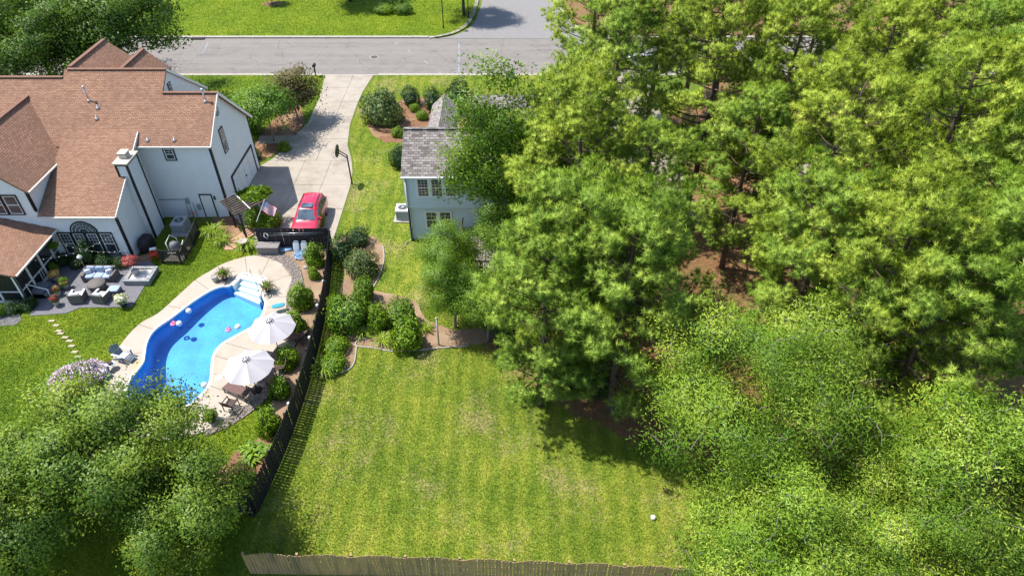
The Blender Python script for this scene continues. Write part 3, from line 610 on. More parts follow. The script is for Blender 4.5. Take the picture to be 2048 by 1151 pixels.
MB().box(-22.7,-22.6,YR-.12,YR-.03,1.6,1.9).build('wall_lamp', M['black'], H); MB().box(-32.3,-32.15,38.7,38.87,1.65,1.95).build('wall_lamp', M['black'], H)
# corner boards, gutters, downspouts
for x, y, z in ((XG+.02,YR-.02,6.2),(-27.13,38.88,3.75)): MB().box(x-.1,x+.055,y-.055,y+.1,0,z).build('corner_board', M['black'], H)
MB().box(-32.45,-32.28,38.82,38.96,4.1,5.7).build('corner_board', M['black'], H)
for a, b in (((-27.0,43.85,6.2),(XR,43.85,6.2)),((-32.25,38.5,3.78),(-26.95,38.5,3.78)),((-32.05,38.7,5.66),(-32.05,44.0,5.66)),((-31.55,33.7,2.58),(-31.55,38.8,2.58))):
    g_ = MB().bar(a, b, .12, .1).build('gutter', M['gutter'], H)
    for k in range(5):
        q = Vector(a).lerp(Vector(b), (k+.5)/5); MB().obox(q+Vector((0,0,.06)), (.07,.07,.03)).build('gutter_bracket', M['white'], g_)
MB().bar((XR+.03,52.35,4.42),(-25.6,52.35,4.42),.12,.1).build('gutter', M['white'], H)
pipe(H, [(-27.0,38.5,3.75),(-27.05,38.74,3.5),(-27.05,38.74,.1)], .045, 'black', 'downspout'); pipe(H, [(-32.1,38.68,5.6),(-32.3,38.78,5.35),(-32.3,38.78,4.1)], .045, 'black', 'downspout')
pipe(H, [(XG+.06,51.95,4.6),(XG+.06,51.95,.1)], .045, 'black', 'downspout')
for p_, q_ in (((XR,43.9,6.22),(XR,47.44,8.7)),((XR,47.44,8.7),(XR,52.3,4.47)),((-25.6,49.03,9.81),(-25.6,54.7,5.87)),((-26.9,38.55,3.78),(-26.9,44.8,6.9))):
    MB().bar(p_, q_, .04, .2).build('rake_board', M['white'], H)
# chimney
ch = MB().siding([(0,0),(.75,0),(.75,6.2),(0,6.2)], (-27.35,41.46), (1,0), (0,-1)).siding([(0,0),(1.54,0),(1.54,6.2),(0,6.2)], (-26.6,41.46), (0,1), (1,0)).siding([(0,4.5),(1.54,4.5),(1.54,6.2),(0,6.2)], (-27.35,43.0), (0,-1), (-1,0)).siding([(0,4.5),(.75,4.5),(.75,6.2),(0,6.2)], (-26.6,43.0), (-1,0), (0,1)).build('chimney', M['siding'], H)
MB().box(-26.67,-26.53,41.39,41.52,0,6.07).box(-26.67,-26.535,42.94,43.07,0,6.07).box(-27.42,-27.28,41.39,41.52,4.6,6.07).build('corner_board', M['black'], ch)
MB().box(-27.5,-26.45,41.32,43.15,6.2,6.32).build('chimney_cap', M['flagstone'], ch); MB().box(-27.42,-26.53,41.39,43.07,6.08,6.2).build('cap_band', M['black'], ch)
MB().box(-27.25,-26.75,42.0,42.6,6.32,6.62).build('flue', M['flagstone'], ch); MB().box(-27.3,-26.7,41.95,42.65,6.68,6.74).build('flue_lid', M['flagstone'], ch)
# roof vents
def vent(px, py, hgt, Y):
    z = zr(Y); x = (px-1024)/(2048*LENS/36)*(Y*math.cos(R(PITCH))+(CAMH-z)*math.sin(R(PITCH)))
    v_ = MB().tube([(x,Y,z-.1),(x,Y,z+hgt)], .055, 8).build('vent_pipe', M['lead'], H, True)
    MB().tube([(x,Y,z-.05),(x,Y,z+.12)], [.17,.07], 8).build('flashing', M['lead'], v_, True)
    if hgt > .5: MB().lathe([(.07,0),(.12,.03),(.1,.12),(.02,.16)], 8, (x,Y,z+hgt)).build('vent_hood', M['lead'], v_, True)
vent(178,188,1.0,46.9); vent(411,207,.85,46.85); vent(196,196,.25,46.4); vent(194,224,.25,45.7); vent(296,279,.22,44.3); vent(349,278,.22,44.3)
# meters and conduits on the rear wall
MB().box(-24.9,-24.65,YR-.16,YR-.03,1.3,1.75).build('meter_box', M['lead'], H); MB().box(-24.2,-23.95,YR-.14,YR-.03,.7,1.2).build('meter_box', M['lead'], H)
for x, z in ((-25.0,.2),(-24.75,.2),(-24.45,.1)): pipe(H, [(x,YR-.08,z),(x,YR-.08,1.4)], .025, 'lead', 'conduit')
pipe(H, [(-27.0,YR-.06,1.6),(-25.0,YR-.06,1.6)], .02, 'black', 'conduit')
# steps from the porch
st = thing('porch_steps', 'dark porch steps with pots of flowers beside the screen porch', 'steps', (-31.4,34.9,.05))
for k in range(3): MB().box(-32.05,-31.2+.32*k,34.5,35.6,.05+.0,.55-.17*k).build('step', M['paver'], st)
MB().tube([(-31.9,34.4,1.35),(-30.7,34.4,.9),(-30.6,34.4,.85)], .03, 6).build('handrail', M['white'], st, True)
for x, z in ((-31.9,1.35),(-30.7,.9)): MB().tube([(x,34.4,.05),(x,34.4,z)], .025, 6).build('baluster', M['white'], st, True)

# the neighbour's house
Nh = thing('grey_roof_house', 'pale blue sided house with grey brown shingle roof, mostly hidden behind trees', 'house', (0,44,0))
XL = -7.45
wall(Nh, [(0,3.0),(11.0,3.0),(11.0,5.6),(0,5.6)], (XL,41.0), (1,0), (0,-1), M['nbsiding']); wall(Nh, [(0,0),(10.8,0),(10.8,3.0),(0,3.0)], (XL+.1,41.35), (1,0), (0,-1), M['nbsiding'])
MB().box(XL+.02,3.5,41.05,41.4,2.96,3.02).build('soffit', M['white'], Nh)
wall(Nh, [(0,0),(6.5,0),(6.5,5.6),(3.2,7.3),(0,5.6)], (XL,47.5), (0,-1), (-1,0), M['nbsiding']); wall(Nh, [(0,0),(6.5,0),(6.5,5.6),(3.2,7.3),(0,5.6)], (3.55,41.0), (0,1), (1,0), M['nbsiding'])
wall(Nh, [(0,0),(11.0,0),(11.0,5.6),(0,5.6)], (3.55,47.5), (-1,0), (0,1), M['nbsiding'])
roof(Nh, [(XL-.2,40.72,5.66),(3.7,40.72,5.66),(3.7,44.0,7.6),(XL-.2,44.0,7.6)], 'nbroof'); roof(Nh, [(XL-.2,44.0,7.595),(3.7,44.0,7.595),(3.7,47.85,5.4),(XL-.2,47.85,5.4)], 'nbroof')
MB().bar((XL-.2,44,7.63),(3.7,44,7.63),.28,.05).build('ridge_cap', M['nbroof'], Nh)
MB().bar((XL-.2,40.68,5.6),(3.7,40.68,5.6),.12,.1).build('gutter', M['white'], Nh)
MB().box(XL-.09,XL+.06,40.9,41.05,3.0,5.6).build('corner_board', M['white'], Nh); pipe(Nh, [(XL+.05,40.85,5.5),(XL+.05,40.85,3.2),(XL+.1,41.25,2.8),(XL+.1,41.25,.1),(XL-.4,40.6,.05)], .045, 'white', 'downspout')
for a, b in ((.75,1.72),(1.72,2.69),(2.69,3.66),(5.2,6.2),(8,9)): window(Nh, (XL,41.0), (1,0), (0,-1), a, b, 3.85, 5.45, (3,3), True, 'white', .09)
for a, b in ((1.0,2.0),(2.0,3.0)): window(Nh, (XL+.1,41.35), (1,0), (0,-1), a, b, .9, 2.5, (2,2), False, 'white', .08)
roof(Nh, [(-5.75,46.2,5.25),(-5.75,55,5.25),(-4.65,55,4.2),(-4.65,46.2,4.2)], 'nbroofside'); roof(Nh, [(-5.75,55,5.245),(-5.75,46.2,5.245),(-6.85,46.2,4.2),(-6.85,55,4.2)], 'nbroofside')
wall(Nh, [(0,0),(2,0),(2,4.1),(1,5.1),(0,4.1)], (-4.75,54.7), (-1,0), (0,1), M['nbsiding']); wall(Nh, [(0,0),(8,0),(8,4.1),(0,4.1)], (-6.75,54.7), (0,-1), (-1,0), M['nbsiding'])
roof(Nh, [(-3.4,52.6,3.3),(3.4,52.6,3.3),(3.4,55.5,4.9),(-3.4,55.5,4.9)], 'nbroof'); roof(Nh, [(-3.4,55.5,4.895),(3.4,55.5,4.895),(3.4,58.6,3.1),(-3.4,58.6,3.1)], 'nbroof')
wall(Nh, [(0,0),(5.4,0),(5.4,3.2),(2.7,4.7),(0,3.2)], (-3.2,58.2), (0,-1), (-1,0), M['nbsiding']); wall(Nh, [(0,0),(6.4,0),(6.4,3.2),(0,3.2)], (3.2,58.2), (-1,0), (0,1), M['nbsiding']); wall(Nh, [(0,0),(6.4,0),(6.4,3.2),(0,3.2)], (-3.2,52.8), (1,0), (0,-1), M['nbsiding'])
M['deckwood'] = mat('grey_deck_wood', (.30,.27,.25), (.2,.18,.16), 3, .85, stretch=(8,1,1)); M['rail'] = mat('dark_brown_rail', (.055,.04,.035), (.035,.028,.025), 3, .7)
dk = thing('wooden_deck', 'small raised wooden deck with dark railing behind the pale blue house', 'deck', (-1.4,38.4,0))
for k in range(15): MB().box(-3.6+.2*k,-3.42+.2*k,35.9,41.2,1.1,1.14).build('deck_board', M['deckwood'], dk)
for x in (-3.55,-2.1,-.68): MB().box(x-.06,x+.06,35.85,35.97,0,2.1).build('post', M['rail'], dk)
for z in (1.25,2.08): MB().box(-3.55,-.68,35.87,35.94,z-.04,z+.04).build('rail', M['rail'], dk); MB().box(-3.58,-3.5,35.95,41,z-.04,z+.04).build('rail', M['rail'], dk)
for k in range(17): MB().box(-3.45+.16*k,-3.41+.16*k,35.89,35.93,1.28,2.05).build('baluster', M['rail'], dk)
for k in range(22): MB().box(-3.56,-3.52,36.1+.21*k,36.14+.21*k,1.28,2.05).build('baluster', M['rail'], dk)
MB().box(-3.6,-.6,35.85,36.0,.9,1.1).build('fascia', M['rail'], dk)

# ------------------------------------------------------------------ fences
def fence(name, label, pts, m, hfun, pw=.14, gap=.03, th=.022, post_every=2.4, cap=None, rail_side=1):
    root = thing(name, label, 'fence', (pts[0][0],pts[0][1],0)); inv = wm(root).inverted(); d = [0]
    for a, b in zip(pts, pts[1:]): d.append(d[-1]+math.hypot(b[0]-a[0], b[1]-a[1]))
    def pt(s):
        for i in range(len(d)-1):
            if s <= d[i+1]+1e-6:
                q = (s-d[i])/(d[i+1]-d[i]); a, b = pts[i], pts[i+1]; return a[0]+(b[0]-a[0])*q, a[1]+(b[1]-a[1])*q, math.atan2(b[1]-a[1], b[0]-a[0])
    w = pw/2; me = bpy.data.meshes.new('picket')            # dog-eared board of unit height
    pf = [(-w,0),(w,0),(w,.975),(w*.6,1),(-w*.6,1),(-w,.975)]; k = len(pf)
    me.from_pydata([(x,-th/2,z) for x, z in pf]+[(x,th/2,z) for x, z in pf], [], [tuple(range(k)), tuple(range(2*k-1,k-1,-1))]+[((i+1)%k,i,i+k,(i+1)%k+k) for i in range(k)]); me.materials.append(m)
    s = pw/2; rr = random.Random(3)
    while s < d[-1]-.02:
        x, y, a = pt(s); o = bpy.data.objects.new('picket', me); COL.objects.link(o); o.parent = root
        o.location = inv @ Vector((x,y,.03)); o.rotation_euler = (rr.uniform(-.012,.012), rr.uniform(-.01,.01), a); o.scale = (1,1,hfun(s)+rr.uniform(-.012,.012)); s += pw+gap
    for z in (.35,1.0,1.5):
        mb = MB(); L = [pt(q) for q in np.linspace(0, d[-1], max(2, int(d[-1]/1.2)))]
        for p, q in zip(L, L[1:]):
            ox, oy = -math.sin(p[2])*.04*rail_side, math.cos(p[2])*.04*rail_side; mb.bar((p[0]+ox,p[1]+oy,z), (q[0]+ox,q[1]+oy,z), .04, .09)
        mb.build('rail', m, root)
    s = 0
    while s <= d[-1]:
        x, y, a = pt(s); ox, oy = -math.sin(a)*.1*rail_side, math.cos(a)*.1*rail_side; h = hfun(s)-.04 if not cap else hfun(s)+.05
        MB().obox((x+ox,y+oy,h/2), (.1,.1,h), a).build('post', m, root)
        if cap: MB().obox((x+ox,y+oy,h+.02), (.1,.1,.03), a).build('post_cap', cap, root)
        s += post_every
    return root
BF = spline([(-13.05,40.0),(-12.2,33.8),(-11.87,28.5),(-11.87,24.7),(-12.07,21.5),(-12.45,18.5)], 5, False)
fence('privacy_fence', 'long black board fence curving down between the pool yard and the lawn', BF, M['blackfence'], lambda s: 1.82, .14, .034, rail_side=-1)
fence('privacy_fence', 'short black board fence behind the storage box and in front of the red car', [(-18.4,40.08),(-13.15,40.08)], M['blackfence'], lambda s: 1.8, .14, .003)
fence('privacy_fence', 'dark board fence running left under the trees from the curved black fence', [(-12.6,18.45),(-26,18.3)], M['blackfence'], lambda s: 1.75, .14, .03)
WF = [(-11.9,15.42),(-5,15.3),(3,15.0),(13,14.5)]
fence('wooden_fence', 'weathered brown picket fence with arched panels along the bottom of the back lawn', WF, M['fencewood'], lambda s: 1.60+.2*math.sin(math.pi*((s % 2.4)/2.4)), .135, .02, cap=M['fencewood'], rail_side=1)

# ------------------------------------------------------------------ foliage builders
def rhombs(P, Nn, L, W, rg):
    n = len(P); Nn = Nn/np.linalg.norm(Nn, axis=1, keepdims=True); r = rg.normal(size=(n,3)); T = np.cross(Nn, r); T /= np.linalg.norm(T, axis=1, keepdims=True); B = np.cross(Nn, T)
    L = np.broadcast_to(L, n)[:,None]; W = np.broadcast_to(W, n)[:,None]; V = np.empty((n,4,3))
    V[:,0] = P-T*L/2; V[:,1] = P+B*W/2+Nn*W*.15; V[:,2] = P+T*L/2; V[:,3] = P-B*W/2+Nn*W*.15
    return V.reshape(-1,3), np.arange(4*n).reshape(n,4)
def leafmesh(name, P, Nn, L, W, rg, var=None, soft=None):
    V, Fa = rhombs(P, Nn, L, W, rg); var = rg.uniform(0,1,len(P)) if var is None else var
    if soft is not None: soft = np.repeat(soft/(np.linalg.norm(soft, axis=1, keepdims=True)+1e-6), 4, axis=0)
    return mesh_np(name, V, Fa, np.repeat(var, 4), nrm=soft)
def skeleton(targets, trunk, r0, rg, rmin=.015, seg=4):
    """tubes from a trunk polyline out to every target, each grown from the nearest wood already there"""
    nodes = [np.array(p, float) for p in trunk]; rad = [r0*(1-.55*i/(len(trunk)-1)) for i in range(len(trunk))]; mb = MB(); mb.tube(trunk, rad, 8)
    base = np.array(trunk[-1], float); order = np.argsort(np.linalg.norm(targets-base, axis=1)); L = np.array(nodes); RR = list(rad)
    for i in order:
        t = targets[i]; dd = np.linalg.norm(L-t, axis=1)+.8*np.maximum(0, L[:,2]-t[2]+.2); dd[:max(0,len(trunk)//3)] += 50; j = int(np.argmin(dd)); p = L[j]; d = t-p; ln = np.linalg.norm(d)
        if ln < .05: continue
        ra = max(rmin, min(RR[j]*.72, .012+.022*ln**.9+.02)); pts = []; rs = []
        for k in range(seg+1):
            q = k/seg; pts.append(p+d*q+np.array([0,0,.10*ln*math.sin(math.pi*q)])+(rg.normal(size=3)*.05*ln if 0 < k < seg else 0)); rs.append(max(rmin*.7, ra*(1-.6*q)))
        mb.tube(pts, rs, 5 if ra > .04 else 4)
        L = np.vstack([L, np.array(pts[1:])]); RR += rs[1:]
    return mb
def lumpy(n, rx, rz, rg, zc, flat=.25, inner=.45, lobes=9, lob=.28):
    """points through the outer volume of an uneven crown"""
    d = rg.normal(size=(n,3)); d /= np.linalg.norm(d, axis=1, keepdims=True); d[:,2] = np.where(d[:,2] < -flat, -d[:,2]*rg.uniform(0,1,n), d[:,2])
    lc = rg.normal(size=(lobes,3)); lc /= np.linalg.norm(lc, axis=1, keepdims=True)
    b = np.max(np.clip(d @ lc.T, 0, 1)**4, axis=1); r = (1-lob+2*lob*b*.7)*rg.uniform(inner**3, 1, n)**(1/3)
    return d*r[:,None]*np.array([rx,rx,rz])+np.array([0,0,zc])
def broadleaf(name, h, rx, zc, rz, ntw, per, L, W, sig, lm, bm, seed, trunk_r=.22, droop=.0, lean=0, lob=.3, up=.6, ncl=46, spread=.13):
    rg = np.random.default_rng(seed); K = lumpy(ncl, rx*.93, rz*.93, rg, zc, lob=lob, inner=.62); kk = rg.integers(0, ncl, ntw); T = K[kk]+rg.normal(size=(ntw,3))*spread*np.array([rx,rx,rz*.6]); tone = rg.uniform(0,1,ncl)[kk]
    tr = [(0,0,-.1)]+[(lean*q+rg.normal()*.05, rg.normal()*.06, zc*q) for q in (.25,.5,.75,.95)]
    wood = skeleton(T, tr, trunk_r, rg); me_w = bpy.data.meshes.new(name+'_wood'); me_w.from_pydata([tuple(v) for v in wood.v], [], wood.f); me_w.polygons.foreach_set('use_smooth', [True]*len(me_w.polygons)); me_w.materials.append(bm)
    c = np.repeat(T, per, axis=0); n = len(c); off = rg.normal(size=(n,3))*sig*np.array([1,1,.6]); P = c+off; P[:,2] -= droop*np.linalg.norm(off[:,:2], axis=1)
    Nn = rg.normal(size=(n,3))*.8+np.array([0,0,up])+.5*(c-np.array([0,0,zc]))/np.array([rx,rx,rz])
    var = np.clip(np.repeat(tone*.5+rg.uniform(0,.25,ntw), per)+rg.uniform(0,.25,n), 0, 1)
    me_l = leafmesh(name+'_leaves', P, Nn, L*rg.uniform(.7,1.3,n), W*rg.uniform(.7,1.3,n), rg, var, soft=.75*np.where((Nn[:,2] < 0)[:,None], -Nn, Nn)/np.linalg.norm(Nn, axis=1, keepdims=True)+.9*(P-np.repeat(K[kk], per, axis=0)+np.array([0,0,.25]))/(spread*rx+sig)+.3*(c-np.array([0,0,zc]))/np.array([rx,rx,rz])); me_l.materials.append(lm)
    return me_w, me_l
def pine(name, h, z0, rmax, nb, lm, bm, seed, needle=.32, ntw=11, ntu=5, nn=38):
    rg = np.random.default_rng(seed); mb = MB(); bend = rg.normal(size=2)*.35
    tz = np.linspace(0, h, 9); tp = [(bend[0]*math.sin(q/h*3), bend[1]*math.sin(q/h*2.4), q-.1) for q in tz]; mb.tube(tp, [.27*(1-.86*q/h)+.015 for q in tz], 8); C = []; A = []; Vv = []; O_ = []
    at_z = lambda z: np.array([np.interp(z, tz, [p[0] for p in tp]), np.interp(z, tz, [p[1] for p in tp]), z])
    for i in range(nb):
        q = (i+rg.uniform(0,1))/nb; z = z0+(h-z0)*q**.9; L = rmax*(math.sin(math.pi*(.18+.78*q))**.7)*rg.uniform(.6,1.12); a = i*2.4+rg.normal()*.4
        p0 = at_z(z); dirh = np.array([math.cos(a), math.sin(a), 0]); rise = rg.uniform(.05,.35)+.55*q
        path = [p0+dirh*L*u+np.array([0,0,L*rise*u*u])+rg.normal(size=3)*.06*u for u in (0,.3,.6,.85,1)]; mb.tube(path, [.065*(1-.75*u)*(1.25-.7*q) for u in (0,.3,.6,.85,1)], 4)
        tone = rg.uniform(0.,1.)
        for k in range(ntw):
            u = 1 if k == 0 else rg.uniform(.62,1.02); b = p0+dirh*L*u+np.array([0,0,L*rise*u*u]); td = dirh*rg.uniform(.2,1)+rg.normal(size=3)*np.array([.75,.75,.3])+np.array([0,0,.45]); td /= np.linalg.norm(td); tl = rg.uniform(.35,.95)
            mb.tube([b, b+td*tl], [.014,.006], 3)
            for j in range(ntu):
                C.append(b+td*tl*(.75+.25*(j == 0))+(rg.normal(size=3)*np.array([.3,.3,.12]) if j else 0)); A.append(td*.6+np.array([0,0,.6])+rg.normal(size=3)*.2); Vv.append(tone); O_.append(C[-1]-(p0+dirh*L*.75+np.array([0,0,L*rise*.55-.25])))
    C = np.array(C); A = np.array(A); A /= np.linalg.norm(A, axis=1, keepdims=True); m_ = len(C); n = m_*nn
    c = np.repeat(C, nn, axis=0); d = np.repeat(A, nn, axis=0)*.75+rg.normal(size=(n,3))*.62; d /= np.linalg.norm(d, axis=1, keepdims=True); s = np.cross(d, rg.normal(size=(n,3))); s /= np.linalg.norm(s, axis=1, keepdims=True)
    L = needle*rg.uniform(.75,1.15,n)[:,None]; V = np.empty((n,3,3)); V[:,0] = c-s*.013; V[:,1] = c+s*.013; V[:,2] = c+d*L; V[:,2,2] -= .03*L[:,0]
    var = np.clip(np.repeat(np.array(Vv), nn)*.5+np.repeat(rg.uniform(0,.5,m_), nn)+rg.normal(size=n)*.06, 0, 1)
    O_ = np.array(O_); O_ /= np.linalg.norm(O_, axis=1, keepdims=True)+1e-6; nn_ = d*.75+np.repeat(O_, nn, axis=0)*.75+np.array([0,0,.25])+rg.normal(size=(n,3))*.15; nn_ /= np.linalg.norm(nn_, axis=1, keepdims=True)
    me_l = mesh_np(name+'_needles', V.reshape(-1,3), np.arange(3*n).reshape(n,3), np.repeat(var,3), nrm=np.repeat(nn_,3,axis=0)); me_l.materials.append(lm)
    me_w = bpy.data.meshes.new(name+'_wood'); me_w.from_pydata([tuple(v) for v in mb.v], [], mb.f); me_w.polygons.foreach_set('use_smooth', [True]*len(me_w.polygons)); me_w.materials.append(bm)
    return me_w, me_l
def tree(name, label, meshes, loc, rz=0, sc=1, group=None, cat='tree'):
    t = thing(name, label, cat, (loc[0],loc[1],0), rz, group); t.scale = (sc,sc,sc) if isinstance(sc, (int,float)) else sc
    link('trunk', meshes[0], None, t); link('crown', meshes[1], None, t); return t
def shrubmesh(name, n, L, W, lm, seed, flat=.75, lob=.3, core=True, lobes=12):
    rg = np.random.default_rng(seed); P = lumpy(n, 1, flat, rg, flat*.75, .85, .8, lobes, lob); P[:,2] = np.maximum(P[:,2], .02)
    k_ = rg.random(n) < .1; P[k_] *= rg.uniform(1.02,1.22,k_.sum())[:,None]
    Nn = (P-np.array([0,0,flat*.4]))+rg.normal(size=(n,3))*.45; V, Fa = rhombs(P, Nn, L*rg.uniform(.7,1.3,n), W*rg.uniform(.7,1.3,n), rg); var = np.repeat(rg.uniform(0,1,n), 4)
    if core:
        b = MB().ball((0,0,flat*.62), (.62,.62,flat*.6), 12, 8); k = len(V); V = np.vstack([V, np.array(b.v)]); Fa = np.vstack([Fa, np.array(b.f)+k]); var = np.concatenate([var, np.full(len(b.v), .1)])
    nq = V-np.array([0,0,flat*.35]); nq = nq/np.linalg.norm(nq,axis=1,keepdims=True); j_ = np.repeat(rg.normal(size=(len(V)//4+1,3)), 4, axis=0)[:len(V)]*.45; nq = nq+j_; nq /= np.linalg.norm(nq,axis=1,keepdims=True)
    me = mesh_np(name, V, Fa, var, nrm=nq); me.materials.append(lm); return me
def shrub(label, me, px, py, r, hz=None, group=None, name='shrub', cat='shrub', z=0.):
    x, y, _ = at(px, py); o = link(name, me, None); rr = random.Random(int(px*7+py)); o.location = (x,y,z); o.rotation_euler = (0,0,rr.uniform(0,6.3)); o.scale = (r*rr.uniform(.95,1.2), r*rr.uniform(.95,1.2), (hz if hz else r)*rr.uniform(.95,1.1)); return tag(o, label, cat, group)

# ------------------------------------------------------------------ trees
PINES = [pine('pine_a', 17.5, 3.2, 4.2, 66, M['pine'], M['bark'], 1), pine('pine_b', 16, 2.6, 3.9, 62, M['pine2'], M['bark'], 2), pine('pine_c', 18.5, 4.5, 4.5, 68, M['pine'], M['bark'], 3), pine('pine_d', 13.5, 1.8, 3.6, 58, M['pine2'], M['bark'], 4)]
g_ = 'tall pines in the wood right of the grey roofed house'
for i, (k, px, py, sc, lab) in enumerate([
    (0,1185,70,.92,'pine whose left branches hang over the street at the top, nearest the side street'), (1,1320,60,.95,'second pine from the left along the top edge of the wood'),
    (2,1470,70,.92,'third pine from the left along the top edge of the wood'), (0,1620,80,.92,'pine at the top edge right of the dark leafy tree'),
    (1,1790,40,.95,'pine at the top edge above the bare horizontal branch'), (2,1960,20,.9,'pine in the top right corner beyond the pale gap'),
    (1,1230,215,1.0,'pine right of the grey roof with two dark trunks beside it'), (2,1410,215,.95,'pine left of the patch of grey driveway seen through branches'),
    (0,1560,250,.95,'puffy pine above the grey shaded gap in the wood'), (3,1905,240,1.1,'pine below the pale street gap at the upper right'), (1,2050,300,1.0,'pine cut by the right edge below the pale street gap'),
    (0,1150,395,.9,'full pine right of the birch, over the wooden deck corner'), (1,1285,390,.8,'pine over the dark trunks left of the orange clearing'),
    (2,1660,420,.88,'full pine right of the dark hollow in the wood'), (0,1830,400,.98,'full light green pine in the right part of the wood'), (1,1990,470,1.0,'full pine at the right edge, halfway down'),
    (3,1085,625,.85,'low pine whose branches reach down to the lawn edge beside the birch'),(3,1150,600,1.0,'low pine overhanging the top of the back lawn'), (3,1250,640,1.0,'dark pine beside the deep shade at the lawn edge'), (3,1615,560,.95,'pine right of the orange straw clearing'),
    (0,1770,590,.85,'broad yellow green pine above the leafy tree'), (3,1930,660,1.05,'low bright pine above the right leafy tree'), (3,1830,720,.95,'lowest pine, with bare dead branches under it'),
    (1,1110,290,.8,'slender pine close to the right end of the grey roof'),(1,1500,310,.8,'pine above the orange straw clearing'),(0,1720,230,.9,'pine left of the leaning trunk at upper right'),(1,1400,20,.9,'pine between the second and third along the top edge'),(2,1880,110,.9,'pine beside the leaning trunk near the top right')]):
    x, y, _ = at(px, py, 9.0 if k != 3 else 7.0); tree('pine_tree', lab, PINES[k], (x,y), i*1.7, sc, g_)
BIRCH = broadleaf('birch', 12, 4.1, 6.2, 5.4, 620, 60, .19, .09, .42, M['birch'], M['barkgrey'], 21, .19, .2, ncl=70)
tree('birch_tree', 'fine leaved light green tree hiding the right of the pale blue house wall', BIRCH, (-.1,38.2), .0, (1.18,.62,1.25))
tree('birch_tree', 'low fine leaved tree beside the near corner of the wooden deck', BIRCH, (-3.95,34.9), 1.6, (.55,.55,.52))
tree('birch_tree', 'fine leaved tree leaning over the white post beside the back bed', BIRCH, (-1.5,30.5), 2.6, .5)
tree('birch_tree', 'dense fine leaved tree between the low pine and back lawn', BIRCH, (2.2,30.0), 4.1, .72)
tree('birch_tree', 'fine leaved tree at the right end of the wooden deck', BIRCH, (-.15,36.4), 5.3, .68)
tree('birch_tree', 'small fine leaved tree left of the wooden deck, over the side lawn', BIRCH, (-3.6,31.7), .9, .52)
PECAN = [broadleaf('pecan_a', 13, 5.0, 7.0, 5.0, 620, 150, .17, .045, .44, M['pecan'], M['barkgrey'], 31, .26, .5, ncl=80, lob=.36), broadleaf('pecan_b', 11, 4.4, 5.9, 4.4, 520, 150, .17, .045, .42, M['pecan'], M['barkgrey'], 32, .22, .5, ncl=66, lob=.36)]
tree('pecan_tree', 'big leafy tree with long drooping leaflets right of the back lawn', PECAN[0], (11.3,19.4), .2, 1.0)
tree('pecan_tree', 'leafy tree with long leaflets in the bottom right corner', PECAN[1], (19.0,15.4), 2.2, 1.1)
tree('pecan_tree', 'leafy tree with drooping leaflets at the bottom edge beside the wooden fence', PECAN[1], (10.0,13.4), 4.0, .92)
tree('pecan_tree', 'leafy tree with drooping leaflets filling the bottom edge between its neighbours', PECAN[0], (15.4,13.6), 1.1, .8)
ELM = [broadleaf('elm_a', 10, 4.0, 5.6, 3.6, 560, 62, .16, .085, .36, M['elm'], M['barkdark'], 41, .17, ncl=42), broadleaf('elm_b', 8, 3.3, 4.4, 3.0, 460, 60, .15, .08, .34, M['elm'], M['barkdark'], 42, .14, ncl=36)]
tree('elm_tree', 'large small leaved tree overhanging the near end of the pool', ELM[0], (-17.0,18.2), .5, .92)
tree('elm_tree', 'open small leaved tree left of the pool tree, near the lilac bush', ELM[1], (-20.8,18.4), 1.9, 1.0)
tree('elm_tree', 'dark small leaved tree at the bottom edge below the pool tree', ELM[1], (-14.5,16.5), 3.3, .88)
tree('elm_tree', 'small leaved tree at bottom left behind the feathery tree', ELM[0], (-20.5,14.4), 4.6, .85)
CYP = broadleaf('cypress', 8, 2.4, 4.4, 3.9, 300, 70, .16, .06, .3, M['cypress'], M['barkdark'], 51, .14, .3, ncl=44)
tree('cypress_tree', 'bright feathery tree at the left edge of the bottom corner', CYP, (-23.4,17.0), .6, 1.0)
tree('cypress_tree', 'bright feathery tree in the very bottom left corner', CYP, (-20.6,12.4), 2.6, .95)
tree('cypress_tree', 'small bright green tree beside the left end of the wooden fence', CYP, (-13.9,14.6), 4.4, .58)
OAK = broadleaf('oak', 13, 5.6, 7.4, 5.2, 560, 66, .28, .16, .55, M['oak'], M['barkdark'], 61, .32, ncl=60)
tree('oak_tree', 'big dark oak behind the white house at the top left', OAK, (-37.6,65.0), .3, 1.0)
tree('oak_tree', 'dark oak at the left edge behind the white house roof', OAK, (-48.5,62.0), 2.1, 1.0)
tree('oak_tree', 'dark oak in the upper left corner beside the street', OAK, (-47.5,71.5), 4.0, 1.0)
tree('oak_tree', 'dark oak between the house gable and the street at top left', OAK, (-42.0,60.0), 5.0, .85)
tree('street_tree', 'thin trunked lawn tree across the street, only its trunk in view', OAK, (-22.0,96.0), 1.0, .8)
tree('street_tree', 'corner tree across the street that shades the side street mouth', OAK, (-6.2,90.4), 2.8, .72)
SMALL = broadleaf('small_tree', 4.6, 1.9, 2.5, 1.9, 200, 46, .17, .10, .34, M['shrub'], M['barkgrey'], 71, .07)
MAPLE = broadleaf('small_maple', 4.2, 1.8, 2.0, 1.7, 200, 44, .16, .09, .32, M['burgundy'], M['barkgrey'], 72, .07)
p_ = at(548,283); tree('small_tree', 'small green tree in the bed by the garage door', SMALL, p_, .4, 1.3)
p_ = at(597,242); tree('small_tree', 'small bronze leaved tree beside the top of the driveway', MAPLE, p_, 1.7, 1.35)
p_ = at(520,268); tree('small_tree', 'small bushy tree against the front corner of the white house', SMALL, p_, 3.2, 1.05)
WOODY = broadleaf('understory', 6, 2.6, 3.6, 2.2, 200, 52, .2, .11, .45, M['birch'], M['barkdark'], 73, .1)
